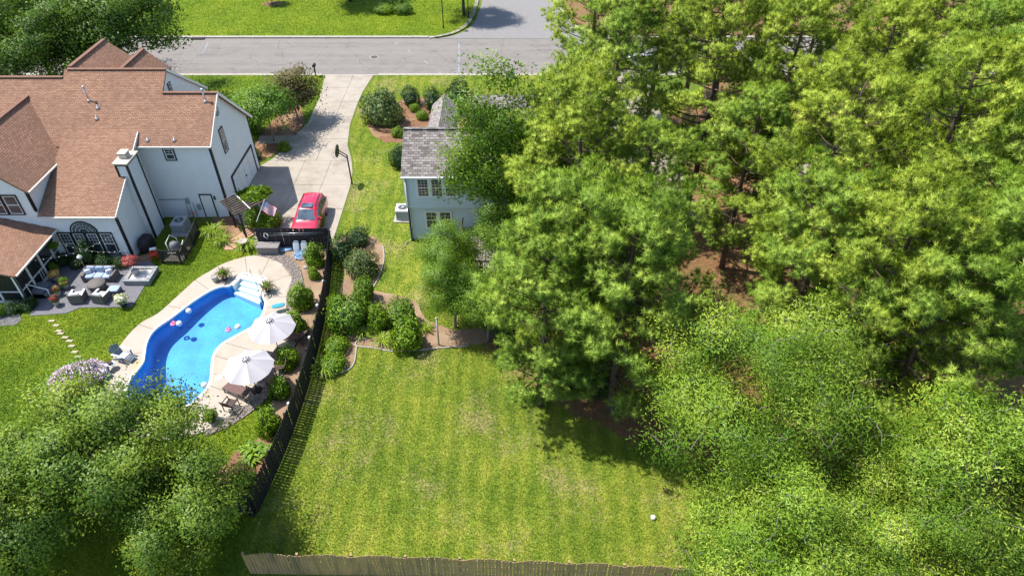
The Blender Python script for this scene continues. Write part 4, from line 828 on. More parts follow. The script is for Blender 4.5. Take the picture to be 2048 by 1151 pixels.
for i, (x, y, sc, lab) in enumerate([(25.5,57,1.15,'leafy green understory tree near the second driveway'),(30,46,1.2,'leafy green understory tree below the right street gap'),(19,46,1.0,'leafy understory tree between the pines beside the grey driveway'),(21,40,1.0,'leafy understory tree at the foot of the leaning pine'),(36,64,1.3,'leafy tree beside the street at the top right'),(7.6,33.2,.75,'low leafy tree in the dark gap under the pines'),(46,66,1.4,'leafy tree in the top right corner of the picture'),(20,64,1.1,'leafy tree in the straw ground before the street')]):
    tree('understory_tree', lab, WOODY, (x,y), i*1.3, sc)
# crape myrtle: green crown under a lilac flush of flowers
cm = thing('crape_myrtle', 'crape myrtle covered in pale lilac flowers beside the pool chairs', 'tree', at(180,826))
link('trunk', SMALL[0], None, cm); cr = link('crown', SMALL[1], None, cm); rg = np.random.default_rng(5)
Pm = lumpy(2600, 2.05, 1.5, rg, 2.9, -.05, .86, 9, .3); fm = leafmesh('blossom', Pm, rg.normal(size=(2600,3))+np.array([0,0,.8]), .13*rg.uniform(.7,1.3,2600), .12, rg); fm.materials.append(M['lilac']); link('blossom', fm, None, cm)
cm.scale = (.82,.82,.85)

# ------------------------------------------------------------------ shrubs and border plants
SH = {'round': shrubmesh('round_shrub', 3400, .12, .075, M['shrub'], 1, .8, .36, True, 18), 'bright': shrubmesh('bright_shrub', 2600, .16, .10, M['shrubbright'], 2, .95, .5, True, 16), 'grey': shrubmesh('grey_shrub', 3600, .12, .06, M['shrubgrey'], 3, .8, .38, True, 18),
      'dark': shrubmesh('dark_shrub', 3000, .12, .06, M['shrubdark'], 4, .95, .4), 'lime': shrubmesh('lime_shrub', 3200, .13, .08, M['shrubbright'], 5, .8, .25), 'burg': shrubmesh('burgundy_shrub', 1800, .14, .08, M['burgundy'], 6, .8, .4, False)}
def lily(name, n, L, lm, seed, w=.03):
    rg = np.random.default_rng(seed); V = []; Fa = []; var = []
    for i in range(n):
        a = rg.uniform(0,6.28); l = L*rg.uniform(.7,1.15); o = rg.normal(size=2)*.12; d = np.array([math.cos(a),math.sin(a)]); s = np.array([-d[1],d[0]])*w; b = len(V)
        for u, z in ((0,0),(.35,.55),(.75,.65),(1.05,.38)):
            c = o+d*u*l; q = 1-u*.75; V += [(c[0]-s[0]*q,c[1]-s[1]*q,z*l),(c[0]+s[0]*q,c[1]+s[1]*q,z*l)]
        Fa += [(b+2*k,b+2*k+1,b+2*k+3,b+2*k+2) for k in range(3)]; var += [rg.uniform(0,1)]*8
    me = mesh_np(name, np.array(V), np.array(Fa), var); me.materials.append(lm); return me
LILY = lily('daylily', 90, .75, M['lily'], 1); HOSTA = lily('hosta', 46, .4, M['shrubbright'], 2, .07)
gf = 'green shrubs along the inside of the black fence'
for px, py, r, hz, lab in [(632,528,.62,.95,'rounded bright shrub in the fence corner beside the hose'),(607,612,.72,1.1,'leafy shrub along the black fence, second from the corner'),(597,664,.6,.95,'leafy shrub beside the first white umbrella'),(578,730,.6,.85,'leafy shrub against the fence beside the second umbrella'),(562,790,.56,.8,'leafy shrub in the gravel behind the dark loungers'),(542,862,.66,1.05,'leafy shrub at the end of the gravel strip by the lawn'),(630,556,.38,.5,'small low shrub between the two upper fence shrubs')]:
    shrub(lab, SH['bright'], px, py, r, hz, gf)
for key, px, py, r, hz, lab in [('dark',690,520,.95,1.3,'dark shrub against the outside of the black fence'),('grey',727,545,1.15,1.3,'big rounded grey green shrub in the back bed'),('dark',718,487,.9,.8,'low dark shrub at the top of the back bed'),
    ('round',705,652,1.35,1.55,'large lobed green shrub beside the fence shade'),('lime',683,640,.75,1.45,'yellow green shrub fused to the large lobed shrub'),('round',733,600,.85,1.3,'rounded upper lobe shrub behind the large back bed shrub'),('bright',757,655,.68,1.0,'small clipped dark green ball in the back bed'),('round',805,645,1.1,1.3,'rounded green shrub at the right of the back bed'),('bright',815,692,1.05,1.3,'bright green clipped ball nearest the back lawn'),
    ('lime',672,700,.75,.6,'low lime groundcover mound beside the fence shade'),('lime',665,735,.8,.55,'low lime groundcover mound at the tip of the back bed'),('burg',690,672,.35,.4,'small reddish shrub in the back bed'),
    ('grey',768,245,1.75,2.4,'large silvery shrub in the front bed by the driveway'),('dark',823,210,.85,1.2,'dark rounded yew behind the silvery shrub'),('dark',868,222,.95,1.4,'dark yew left of the narrow gable roof'),('dark',917,225,1.3,2.0,'big dark yew right of the narrow gable roof'),('lime',845,238,.6,.6,'low light green plant in the front bed'),('bright',797,272,.6,.5,'low broad leaved plant at the house corner'),('dark',800,335,.7,1.3,'narrow dark conifer against the pale blue house'),('lime',830,222,.5,.5,'low bright plant between the dark yews'),
    ('bright',570,300,.5,.5,'low plant in the bed beside the front path'),('dark',512,318,.5,.6,'dark plant at the front corner of the garage'),('bright',505,262,1.0,1.2,'rounded shrub beside the front of the white house'),
    ('round',790,12,1.5,1.2,'low hedge clump across the street'),('lime',770,25,1.2,.8,'bright low shrub clump across the street, left of the dark one'),('round',808,27,1.1,.9,'small rounded shrub across the street nearest the lamp post'),
    ('bright',518,452,.75,1.1,'leafy bush beside the pergola by the driveway'),('bright',545,452,.7,.8,'leafy bush between the pergola and the red car'),('lime',640,452,.45,.9,'flowering bush in front of the red car'),
    ('dark',185,528,.55,1.3,'dark climbing shrub below the arched window'),('dark',210,530,.6,.6,'dark low shrub under the right patio window'),('dark',160,530,.6,.55,'dark low shrub under the left patio window'),('dark',245,532,.55,.5,'dark low shrub behind the raised stone bed'),('dark',130,528,.5,.5,'dark low shrub beside the screen porch'),
    ('dark',30,622,.55,.5,'clipped low hedge below the screen porch'),('dark',60,615,.5,.5,'clipped low hedge at the corner of the screen porch'),('lime',4,628,.45,.6,'yellow flowering plant at the left edge by the porch'),
    ('burg',480,950,.5,.5,'dark reddish shrub in the corner bed under the tree'),('lime',490,965,.6,.3,'low green plants in the corner bed by the fence'),
    ('dark',1010,690,.8,.9,'dark shrub at the foot of the leaning fine leaved tree'),('dark',1200,775,1.0,1.0,'dark shrub in the deep shade of the lawn edge')]:
    shrub(lab, SH[key], px, py, r, hz)
for me_, px, py, sc, lab in [(LILY,430,470,1.35,'large clump of strap leaved lilies beside the service door'),(LILY,448,486,1.1,'yellow flowered lily clump before the pergola'),(LILY,493,497,1.2,'strap leaved plants around the bird bath'),(LILY,728,670,.9,'arching lily clump in the back bed, left one'),(LILY,766,684,.9,'arching lily clump in the back bed, beside the clipped ball'),(LILY,648,742,1.2,'spiky pale lily clump at the tip of the back bed'),(HOSTA,505,905,1.4,'hosta clump in the corner bed beside the fence'),(HOSTA,535,905,1.2,'hosta clump against the black fence'),(HOSTA,500,925,1.0,'small hosta in the middle of the corner bed'),(LILY,850,660,.8,'strappy plants behind the white post')]:
    shrub(lab, me_, px, py, sc, None, None, 'border_plant', 'plant')
# edging of the back bed
for pts, lab in (([(766,492),(768,520),(757,555),(744,578)],'thin concrete edging round the upper back bed'),([(940,691),(870,696),(800,703),(745,695),(713,691),(716,680),(735,676)],'curved concrete edging between back bed and lawn'),([(713,691),(708,725),(690,742),(636,753)],'concrete edging round the tip of the back bed')):
    tag(MB().tube(spline([at(*p, .04) for p in pts], 4, False), .06, 5).build('bed_edging', M['kerb'], None, True), lab, 'edging')

# ------------------------------------------------------------------ grass blades on the lawns
BEDS = [BED_BACK,BED_FRONT,BED_TREE,BED_FENCE,BED_CORNER,WOODS,GATEBED,DECKO,GRAVEL,PATIO,DRIVE,[(-7.6,40.9),(3.6,40.9),(3.6,58.6),(-7.6,58.6)],[(-45,33.9),(-32,33.9),(-32,38.7),(-27,38.7),(-26.5,44.2),(-21.7,44.2),(-21.7,54.5),(-45,54.5)],[(9.6,44),(14.5,44),(14.5,72),(9.6,72)]]
def grass(name, label, poly, m, dens, size, excl, ylim=None):
    X, Y = sample(poly, dens, excl)
    if ylim: k = (Y > ylim[0]) & (Y < ylim[1]); X, Y = X[k], Y[k]
    k = (np.abs(X) < .8*Y*.92+14) & (Y > 12); X, Y = X[k], Y[k]; n = len(X); a = rng.uniform(0,6.283,n); h = size*rng.uniform(.5,1.2,n); w = size*.28*rng.uniform(.7,1.3,n); ln = rng.uniform(.4,1.5,n)*h
    V = np.zeros((n,3,3)); dx, dy = np.cos(a), np.sin(a); V[:,0,0] = X-dy*w; V[:,0,1] = Y+dx*w; V[:,1,0] = X+dy*w; V[:,1,1] = Y-dx*w; V[:,2,0] = X+dx*ln; V[:,2,1] = Y+dy*ln; V[:,:2,2] = .004; V[:,2,2] = h
    me = mesh_np(name, V.reshape(-1,3), np.arange(3*n).reshape(n,3), np.repeat(rng.uniform(0,1,n),3)); return tag(link(name, me, m), label, 'grass', kind='stuff')
LB = [LAWN_B]
grass('grass', 'mown yellow green grass of the striped back lawn', LAWN_B, M['bladeB'], 420, .075, BEDS, (12,34))
grass('grass', 'mown grass between the driveway and the pale blue house', LAWN_B, M['bladeB'], 190, .085, BEDS, (34,72))
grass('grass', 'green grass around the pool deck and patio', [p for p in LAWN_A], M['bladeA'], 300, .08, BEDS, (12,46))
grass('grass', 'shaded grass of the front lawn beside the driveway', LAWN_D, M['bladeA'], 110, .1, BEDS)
grass('grass', 'bright grass of the lawn across the street', [(-70,YF+.6),(SSL[0][0],YF+.6)]+SSL[2:]+[(-4.6,112),(-70,112)], M['bladeC'], 70, .12, [])

# ------------------------------------------------------------------ driveway things: car, hoop, flag, pergola
M['red'] = mat('red_car_paint', (.50,.010,.045), (.46,.009,.04), 2, .28, spec=.5, coat=1); M['whitecar'] = mat('white_car_paint', (.72,.73,.74), (.7,.7,.72), 2, .3, coat=1); M['silver'] = mat('silver_car_paint', (.35,.38,.42), (.33,.36,.4), 2, .3, metallic=.5, coat=1)
M['carglass'] = glassmat('car_glass', (.03,.045,.06), .03); M['rubber'] = mat('rubber', (.02,.02,.02), (.03,.03,.03), 4, .9); M['alloy'] = mat('alloy', (.5,.5,.52), (.4,.4,.42), 5, .3, metallic=1); M['lamp'] = mat('headlamp', (.75,.77,.8), (.6,.62,.66), 6, .1, spec=.8); M['taillamp'] = mat('tail_lamp', (.4,.01,.01), (.3,.01,.01), 6, .2)
def car(label, loc, rz, paint, suv=True):
    c = thing('parked_car', label, 'car', loc, rz); X0 = Matrix.Translation(loc) @ Matrix.Rotation(rz, 4, 'Z'); Wp = lambda p: tuple(X0 @ Vector(p))
    # stations: y back from the nose, half width, belt height, roof half width, roof height
    ST = [(0,.74,.66,.60,.70),(.10,.86,.82,.74,.86),(.35,.92,.94,.76,.98),(.95,.95,1.0,.76,1.06),(1.3,.95,1.04,.74,1.12),(1.7,.955,1.07,.70,1.42),(2.05,.955,1.08,.66,1.68),(2.5,.955,1.09,.66,1.76),(3.4,.955,1.09,.66,1.78),(4.1,.95,1.09,.65,1.75),(4.4,.94,1.08,.64,1.62),(4.62,.92,1.04,.70,1.16),(4.74,.88,.9,.74,.96),(4.78,.80,.7,.66,.72)]
    if not suv: ST = [(y*.95, w*.96, b*.88, rw*.93, (1.08+(r-1.12)*.55 if r > 1.12 else r*.9)) for y, w, b, rw, r in ST]
    mb = MB(); rows = []
    for y, w, b, rw, r in ST:
        h = [(w*.9,.28),(w,.42),(w,.72*b),(w*.985,b),(rw+(w-rw)*.12 if r > b+.1 else rw+.06, r-.07 if r > b+.1 else r-.02),(rw*.86,r),(rw*.4,r+.018)]
        rows.append([(x,y-2.39,z) for x, z in h]+[(-x,y-2.39,z) for x, z in reversed(h)])
    k = len(rows[0]); mb.add([Wp(p) for r_ in rows for p in r_], [(i*k+j, i*k+(j+1)%k, (i+1)*k+(j+1)%k, (i+1)*k+j) for i in range(len(rows)-1) for j in range(k)]+[tuple(range(k-1,-1,-1)), tuple((len(rows)-1)*k+j for j in range(k))])
    body = mb.build('body', paint, c, True)
    def panel(name, quad, off, m, par=c):
        q = [Vector(p) for p in quad]; n = (q[1]-q[0]).cross(q[3]-q[0]).normalized()
        if (n.z < 0 if abs(n.x) < .5 else n.x*q[0].x < 0): q = q[::-1]; n = -n
        q2 = [p+n*off for p in q]; b = MB(); b.add([Wp(p) for p in q]+[Wp(p) for p in q2], [(4,5,6,7),(0,1,5,4),(1,2,6,5),(2,3,7,6),(3,0,4,7)]); return b.build(name, m, par)
    S2 = lambda i, j: Vector(rows[i][j])
    L = lambda a, b, t: a.lerp(b, t)
    a, b, cc, d = S2(4,4).lerp(S2(6,4),.06), S2(6,4).lerp(S2(4,4),.08), S2(6,9).lerp(S2(4,9),.08), S2(4,9).lerp(S2(6,9),.06)
    e = Vector((.05,0,0)); lift = Vector((0,0,.025))
    gm = MB(); gv = []
    for i_, f_ in ((4,.10),(5,0),(6,-.12)):
        for c_ in range(4,10):
            p_ = S2(i_,c_) if f_ == 0 else (S2(4,c_).lerp(S2(5,c_),f_) if f_ > 0 else S2(6,c_).lerp(S2(5,c_),-f_)); gv.append(Wp((p_.x*.93, p_.y-.012, p_.z+.014)))
    gm.add(gv, [(r_*6+q_, r_*6+q_+1, (r_+1)*6+q_+1, (r_+1)*6+q_) for r_ in range(2) for q_ in range(5)]); gm.build('windshield', M['carglass'], c, True)
    for wx_ in (-.3,.25): MB().bar(Wp((wx_,-1.13,1.135 if suv else 1.0)), Wp((wx_+.42,-1.05,1.16 if suv else 1.02)), .02, .015).build('wiper', M['black'], c)
    for dy_ in (-.62,.42,1.25):
        for sx_ in (-1,1): MB().bar(Wp((sx_*.957,dy_,.45)), Wp((sx_*.953,dy_,.98)), .012, .008).build('door_gap', M['black'], c)
    a, b, cc, d = S2(11,4), S2(10,4), S2(10,9), S2(11,9); panel('rear_window', [d+lift*1.5, a+lift*1.5, b+lift, cc+lift], .012, M['carglass'])
    for s, (jb, jt) in ((1,(3,4)),(-1,(10,9))):
        for i0, i1, q0, q1 in ((5,7,.1,.95),(7,8,.1,.92),(8,10,.05,.9)):
            lo0, lo1 = L(S2(i0,jb),S2(i1,jb),q0), L(S2(i0,jb),S2(i1,jb),q1); hi0, hi1 = L(S2(i0,jt),S2(i1,jt),q0), L(S2(i0,jt),S2(i1,jt),q1)
            v = [L(lo0,hi0,.1), L(lo1,hi1,.1), L(lo1,hi1,.86), L(lo0,hi0,.86)]; out = Vector((s*.012,0,.006)); v = [p+out for p in v]; panel('side_window', v if s > 0 else v[::-1], .012, M['carglass'])
        wx = s*.83
        for wy in (-2.39+.85, -2.39+3.75):
            t_ = MB().tube([Wp((wx-s*.11,wy,.35)), Wp((wx+s*.12,wy,.35))], .35, 20).build('wheel', M['rubber'], c); MB().tube([Wp((wx+s*.1,wy,.35)), Wp((wx+s*.128,wy,.35))], .23, 14).build('rim', M['alloy'], t_)
        m_ = MB(); m_.obox(Wp((s*1.02,-.75,1.12 if suv else 1.0)), (.18,.1,.13), rz); m_.build('wing_mirror', paint, c)
        hl = MB(); hl.obox(Wp((s*.64,-2.36,.76 if suv else .66)), (.34,.12,.15), rz); hl.build('headlight', M['lamp'], c)
        tl = MB(); tl.obox(Wp((s*.76,2.33,.95 if suv else .8)), (.18,.1,.22), rz); tl.build('tail_light', M['taillamp'], c)
        if suv: MB().tube([Wp((s*.6,-.1,1.80)),Wp((s*.6,.8,1.83)),Wp((s*.6,1.6,1.80))], .025, 6).build('roof_rail', M['black'], c, True)
    if suv:
        MB().obox(Wp((0,-.02,1.790)), (.84,.55,.03), rz).build('sunroof', M['carglass'], c)
        for x in (-.3,0,.3): MB().obox(Wp((x,1.0,1.795)), (.03,1.3,.012), rz).build('roof_rib', paint, c)
    MB().obox(Wp((0,-2.40,.45)), (1.5,.1,.22), rz).build('bumper', M['black'], c); MB().obox(Wp((0,-2.36,.72)), (.7,.1,.12), rz).build('grille', M['black'], c)
    return c
car('red sport utility car parked on the driveway behind the black fence', (-15.35,43.1,.034), 0, M['red'])
car('white car parked on the street, half hidden behind the pines', (14.6,74.0,-.13), R(90), M['whitecar'], False)
car('silver car glimpsed through branches near the second driveway', (44.5,70.0,.03), R(80), M['silver'], False)
# basketball hoop
bh = thing('basketball_hoop', 'black basketball hoop on a pole beside the driveway edge', 'basketball hoop', (-13.3,49.0,0))
MB().tube([(-13.3,49,0),(-13.32,49,2.75)], .06, 8).build('pole', M['black'], bh, True)
for dz in (0,.25): MB().bar((-13.32,49,2.45+dz),(-14.0,49.02,2.95+dz),.06,.06).build('arm', M['black'], bh)
mb = MB(); F_ = [(math.cos(2*math.pi*k/20)*.62, math.sin(2*math.pi*k/20)*.48) for k in range(20)]; mb.add([(-14.02,49+a,3.1+b) for a, b in F_]+[(-14.07,49+a,3.1+b) for a, b in F_], [tuple(range(20)), tuple(range(39,19,-1))]+[(k,(k+1)%20,(k+1)%20+20,k+20) for k in range(20)]); mb.build('backboard', M['black'], bh)
MB().tube([(-14.32+.22*math.cos(k*math.pi/9), 49+.22*math.sin(k*math.pi/9), 2.85) for k in range(19)], .012, 5).build('rim', M['steel'], bh, True)
mb = MB()
for k in range(12):
    a = k*math.pi/6; mb.tube([(-14.32+.22*math.cos(a),49+.22*math.sin(a),2.85),(-14.32+.14*math.cos(a+.26),49+.14*math.sin(a+.26),2.42)], .006, 3); mb.tube([(-14.32+.22*math.cos(a),49+.22*math.sin(a),2.85),(-14.32+.14*math.cos(a-.26),49+.14*math.sin(a-.26),2.42)], .006, 3)
mb.build('net', M['white'], bh)
# pergola with vine
pg = thing('pergola', 'dark wooden slatted pergola with green vine beside the garage corner', 'pergola', (-20.3,42.6,0))
ang = math.atan2(-1.8,1.6); ca, sa = math.cos(ang), math.sin(ang); O = Vector((-21.45,42.75,0)); U = Vector((.66,-.75,0)); Vv_ = Vector((.66,.75,0))
pgp = lambda u, v, z: tuple(O+U*u+Vv_*v+Vector((0,0,z)))
for u, v in ((.25,.35),(2.1,.35),(.25,2.2),(2.1,2.2)): MB().bar(pgp(u,v,0), pgp(u,v,2.25), .12, .12).build('post', M['rail'], pg)
for v in (.35,2.2): MB().bar(pgp(-.2,v,2.25), pgp(2.55,v,2.25), .07, .16).build('beam', M['rail'], pg)
M['slat'] = mat('weathered_slat', (.22,.17,.14), (.1,.075,.06), 4, .8)
for k in range(9): MB().bar(pgp(.0+.29*k,-.15,2.38), pgp(.0+.29*k,2.7,2.38), .045, .13).build('slat', M['slat'], pg)
MB().bar(pgp(-.2,1.1,2.46), pgp(2.6,1.1,2.46), .05, .05).build('slat', M['white'], pg)
for u0, u1 in ((.3,2.05),):
    for k in range(5): MB().bar(pgp(u0+.4*k,.3,.25), pgp(u0+.4*k,.3,1.2), .04, .04).build('gate_bar', M['rail'], pg)
vn = shrubmesh('vine_foliage', 1900, .17, .11, M['shrubbright'], 9, .35, .5, False); o = link('climbing_vine', vn, None); o.location = pgp(1.2,2.2,2.25); o.scale = (1.35,.85,1.0); o.rotation_euler = (0,0,.2); tag(o, 'green vine sprawling over the top of the dark pergola', 'vine')
# flag on a slanted staff
m, t, p = nt('flag_cloth'); uvn = nd(t, 'UVMap'); sp = nd(t, 'SeparateXYZ'); t.links.new(uvn.outputs[0], sp.inputs[0]); U_, V_ = sp.outputs[0], sp.outputs[1]
st = math_n(t, 'MODULO', math_n(t, 'FLOOR', math_n(t, 'MULTIPLY', V_, 13)), 2); col = mixc(t, st, (.50,.03,.06), (.75,.72,.72))
can = math_n(t, 'MULTIPLY', math_n(t, 'LESS_THAN', U_, .4), math_n(t, 'GREATER_THAN', V_, 6/13))
cu = math_n(t, 'SUBTRACT', math_n(t, 'FRACT', math_n(t, 'MULTIPLY', U_, 15)), .5); cv = math_n(t, 'SUBTRACT', math_n(t, 'FRACT', math_n(t, 'MULTIPLY', math_n(t, 'SUBTRACT', V_, 6/13), 9.28)), .5)
dot = math_n(t, 'LESS_THAN', math_n(t, 'ADD', math_n(t, 'MULTIPLY', cu, cu), math_n(t, 'MULTIPLY', cv, cv)), .07); col = mixc(t, can, col, mixc(t, dot, (.045,.06,.20), (.75,.75,.76)))
t.links.new(col, p.inputs['Base Color']); p.inputs['Roughness'].default_value = .8; M['flag'] = m
fl_ = thing('flag', 'American flag on a white slanted staff between pergola and red car', 'flag', (-18.5,41.0,0)); a, b = Vector((-18.55,41.0,1.75)), Vector((-17.75,41.5,3.3))
MB().tube([a, b], .022, 6).build('staff', M['white'], fl_); MB().ball(b, (.04,.04,.04), 8, 6).build('finial', M['white'], fl_, True)
me = bpy.data.meshes.new('cloth'); n1, n2 = 16, 9; d = (b-a).normalized(); vs = []; fs = []; uv = []; top = b-d*.06
for j in range(n2):
    for i in range(n1):
        u, v = i/(n1-1), j/(n2-1); q = top-d*(.8*(1-v))+Vector((1.2*u*.72, -.12*u+.07*math.sin(u*9+v*2)*u, -.62*u*.9+.05*math.sin(u*8)*u)); vs.append(wm(fl_).inverted() @ q); uv.append((u,v))
for j in range(n2-1):
    for i in range(n1-1): fs.append((j*n1+i, j*n1+i+1, (j+1)*n1+i+1, (j+1)*n1+i))
me.from_pydata(vs, [], fs); ul = me.uv_layers.new(name='UVMap')
for l in me.loops: ul.data[l.index].uv = uv[l.vertex_index]
me.polygons.foreach_set('use_smooth', [True]*len(fs)); link('cloth', me, M['flag'], fl_)

# ------------------------------------------------------------------ machines by the house
M['acgrey'] = mat('air_conditioner_metal', (.40,.42,.44), (.34,.36,.38), 4, .5, metallic=.2); M['acdark'] = mat('fan_opening', (.03,.03,.035), (.05,.05,.055), 8, .6)
def ac(label, x0, x1, y0, y1, h, top):
    c = thing('air_conditioner', label, 'air conditioner', ((x0+x1)/2,(y0+y1)/2,0)); MB().box(x0-.2,x1+.2,y0-.25,y1+.2,0,.1).build('pad', M['kerb'], c); MB().box(x0,x1,y0,y1,.1,h-.06).build('cabinet', M['acgrey'], c); MB().box(x0-.03,x1+.03,y0-.03,y1+.03,h-.06,h).build('lid', top, c)
    cx, cy = (x0+x1)/2, (y0+y1)/2; r = min(x1-x0,y1-y0)*.36; MB().lathe([(r,0),(r,.012)], 24, (cx,cy,h)).build('fan_opening', M['acdark'], c)
    for q in (1,.75,.5): MB().tube([(cx+r*q*math.cos(k*math.pi/12), cy+r*q*math.sin(k*math.pi/12), h+.025) for k in range(25)], .008, 4).build('fan_guard', M['acgrey'], c)
    MB().tube([(cx,cy,h+.01),(cx,cy,h+.05)], r*.3, 10).build('fan_motor', M['acgrey'], c)
    for k in range(9): z = .2+(h-.36)*k/8; MB().box(x0+.05,x1-.05,y0-.012,y0-.002,z,z+.03).build('louvre', M['acdark' if k % 2 else 'acgrey'], c)
    return c
ac('grey air conditioner beside the rear wall of the white house', -25.4,-24.5,41.75,43.0,.95, M['acgrey'])
ac('white topped air conditioner on a pad beside the pale blue house', -8.9,-7.9,43.6,44.6,.95, M['white'])
# lattice screen round the pool pump
lt = thing('lattice_screen', 'low black lattice screen around the pool equipment', 'screen', (-23.9,39.6,0)); cor = [(-24.83,38.31),(-23.49,38.25),(-23.35,38.85),(-23.4,40.4),(-23.6,42.1)]
for x, y in cor: MB().box(x-.05,x+.05,y-.05,y+.05,0,1.25).build('post', M['black'], lt)
for (a, b) in zip(cor, cor[1:]):
    d = Vector((b[0]-a[0],b[1]-a[1],0)); L_ = d.length; d.normalize()
    for z in (.08,1.15): MB().bar((a[0],a[1],z),(b[0],b[1],z),.04,.06).build('rail', M['black'], lt)
    mb = MB(); k = -1.1
    while k < L_:
        for sg in (1,-1):
            s0, s1 = max(0,k), min(L_,k+1.07)
            if s1-s0 > .05:
                z0, z1 = .1+(s0-k), .1+(s1-k)
                if sg < 0: z0, z1 = 1.25-z0, 1.25-z1
                mb.bar((a[0]+d.x*s0,a[1]+d.y*s0,z0),(a[0]+d.x*s1,a[1]+d.y*s1,z1),.012,.045)
        k += .13
    mb.build('lattice', M['black'], lt)
M['boxgreyd'] = mat('grey_tank', (.16,.16,.17), (.12,.12,.13), 4, .6)
pe = thing('pool_pump', 'white pool pump pipes and filter inside the lattice screen', 'pool pump', (-24.1,39.6,0)); MB().lathe([(.3,0),(.34,.2),(.34,.7),(.25,.9),(.1,.97)], 14, (-24.3,39.5,.08)).build('filter_tank', M['boxgreyd'], pe, True); MB().lathe([(.2,0),(.2,.5),(.12,.6)], 12, (-23.8,39.7,.08)).build('pump_body', M['acdark'], pe, True); MB().box(-24.9,-23.5,38.5,40.2,0,.08).build('pad', M['kerb'], pe)
for pts in ([(-24.7,39.3,.1),(-24.7,39.3,1.1),(-24.45,39.7,1.5),(-24.2,39.9,1.1),(-24.1,39.9,.1)],[(-24.6,38.9,.1),(-24.6,38.9,.5),(-23.8,38.9,.5),(-23.8,39.6,.6)],[(-23.65,39.4,.1),(-23.65,39.4,.9),(-23.75,39.9,.9)]): MB().tube(pts, .035, 6).build('pipe', M['white'], pe, True)
gr = thing('covered_grill', 'black covered grill against the chimney foot', 'grill', (-26.6,39.9,0)); MB().ball((-26.55,40.0,.55),(.4,.65,.6),14,8,.5).build('cover', M['black'], gr, True); MB().box(-26.75,-26.3,39.1,39.3,.85,.9).build('side_shelf', M['black'], gr)
for x, y in ((-26.8,39.5),(-26.3,39.5),(-26.8,40.5),(-26.3,40.5)): MB().lathe([(.05,0),(.05,.1)], 8, (x,y,0)).build('castor', M['rubber'], gr)
M['redplastic'] = mat('red_plastic', (.6,.06,.03), (.5,.05,.03), 4, .5)
rt = thing('hand_cart', 'small red cart beside the chimney of the white house', 'cart', (-25.6,38.9,0)); MB().obox((-25.6,38.8,.5),(.5,.35,.08),.3).build('tray', M['redplastic'], rt); MB().obox((-25.62,39.02,.78),(.42,.22,.1),.3).build('tool_tray', M['white'], rt)
for dx, dy in ((-.2,-.2),(.22,-.08),(-.25,.12),(.17,.2)): MB().tube([(-25.6+dx,38.8+dy,0),(-25.6+dx*.8,38.85+dy*.8,.75)], .03, 6).build('leg', M['redplastic'], rt)
rb = thing('standpipe', 'short dark standpipe with red cap near the lily clump', 'standpipe', at(392,446)); q = at(392,446); MB().tube([(q[0],q[1],0),(q[0],q[1],.9)], .03, 6).build('pipe', M['black'], rb); MB().ball((q[0],q[1],.95),(.12,.12,.08),10,6).build('cap', M['redplastic'], rb, True)
bb = thing('bird_bath', 'grey stone bird bath among strap leaved plants', 'bird bath', at(490,498)); q = at(490,498); MB().lathe([(.2,0),(.16,.08),(.07,.14),(.07,.55),(.12,.6),(.32,.7),(.34,.75),(.3,.74),(.12,.66)], 16, (q[0],q[1],0)).build('bowl', M['kerb'], bb, True)

# ------------------------------------------------------------------ fallen needles over the straw ground and the lawn edge
nx_, ny_ = sample(jag(P2([(955,700),(1010,600),(1180,430),(1500,380),(2000,480),(2100,800),(1560,980),(1400,930),(1330,905),(1200,865),(1120,820),(1040,740)]), .6, .5, 17), 110); n = len(nx_)
a = rng.uniform(0,6.283,n); L = rng.uniform(.08,.2,n); V = np.zeros((n,3,3)); V[:,0,0] = nx_; V[:,0,1] = ny_; V[:,1,0] = nx_+np.cos(a)*L; V[:,1,1] = ny_+np.sin(a)*L; V[:,2,0] = nx_+np.cos(a+.25)*L*.8; V[:,2,1] = ny_+np.sin(a+.25)*L*.8; V[:,:,2] = rng.uniform(.03,.09,(n,1))+rng.uniform(0,.03,(n,3))
tag(link('pine_litter', mesh_np('pine_litter', V.reshape(-1,3), np.arange(3*n).reshape(n,3)), mat('fallen_needles', (.30,.16,.07), (.18,.095,.045), 3, .9)), 'fallen brown pine needles under the pines', 'pine straw', kind='stuff')

# ------------------------------------------------------------------ pool side furniture
M['canvas'] = None
m, t, p = nt('white_canvas'); p.inputs['Base Color'].default_value = (.5,.48,.5,1); p.inputs['Roughness'].default_value = .85; tr = nd(t, 'BsdfTranslucent'); tr.inputs[0].default_value = (.45,.43,.46,1); mx = nd(t, 'MixShader'); mx.inputs[0].default_value = .2
t.links.new(mixc(t, noise_n(t, pos(t), 3, 4), (.46,.44,.465), (.53,.505,.53)), p.inputs['Base Color']); t.links.new(p.outputs[0], mx.inputs[1]); t.links.new(tr.outputs[0], mx.inputs[2]); t.links.new(mx.outputs[0], t.nodes['Material Output'].inputs[0]); M['canvas'] = m
M['wicker'] = mat('dark_brown_wicker', (.055,.035,.028), (.10,.065,.055), 30, .7, .5, 60); M['sling'] = mat('brown_slats', (.17,.09,.08), (.11,.06,.055), 8, .6, stretch=(1,12,1)); M['greywick'] = mat('grey_brown_wicker', (.09,.08,.075), (.15,.135,.125), 30, .7, .5, 60)
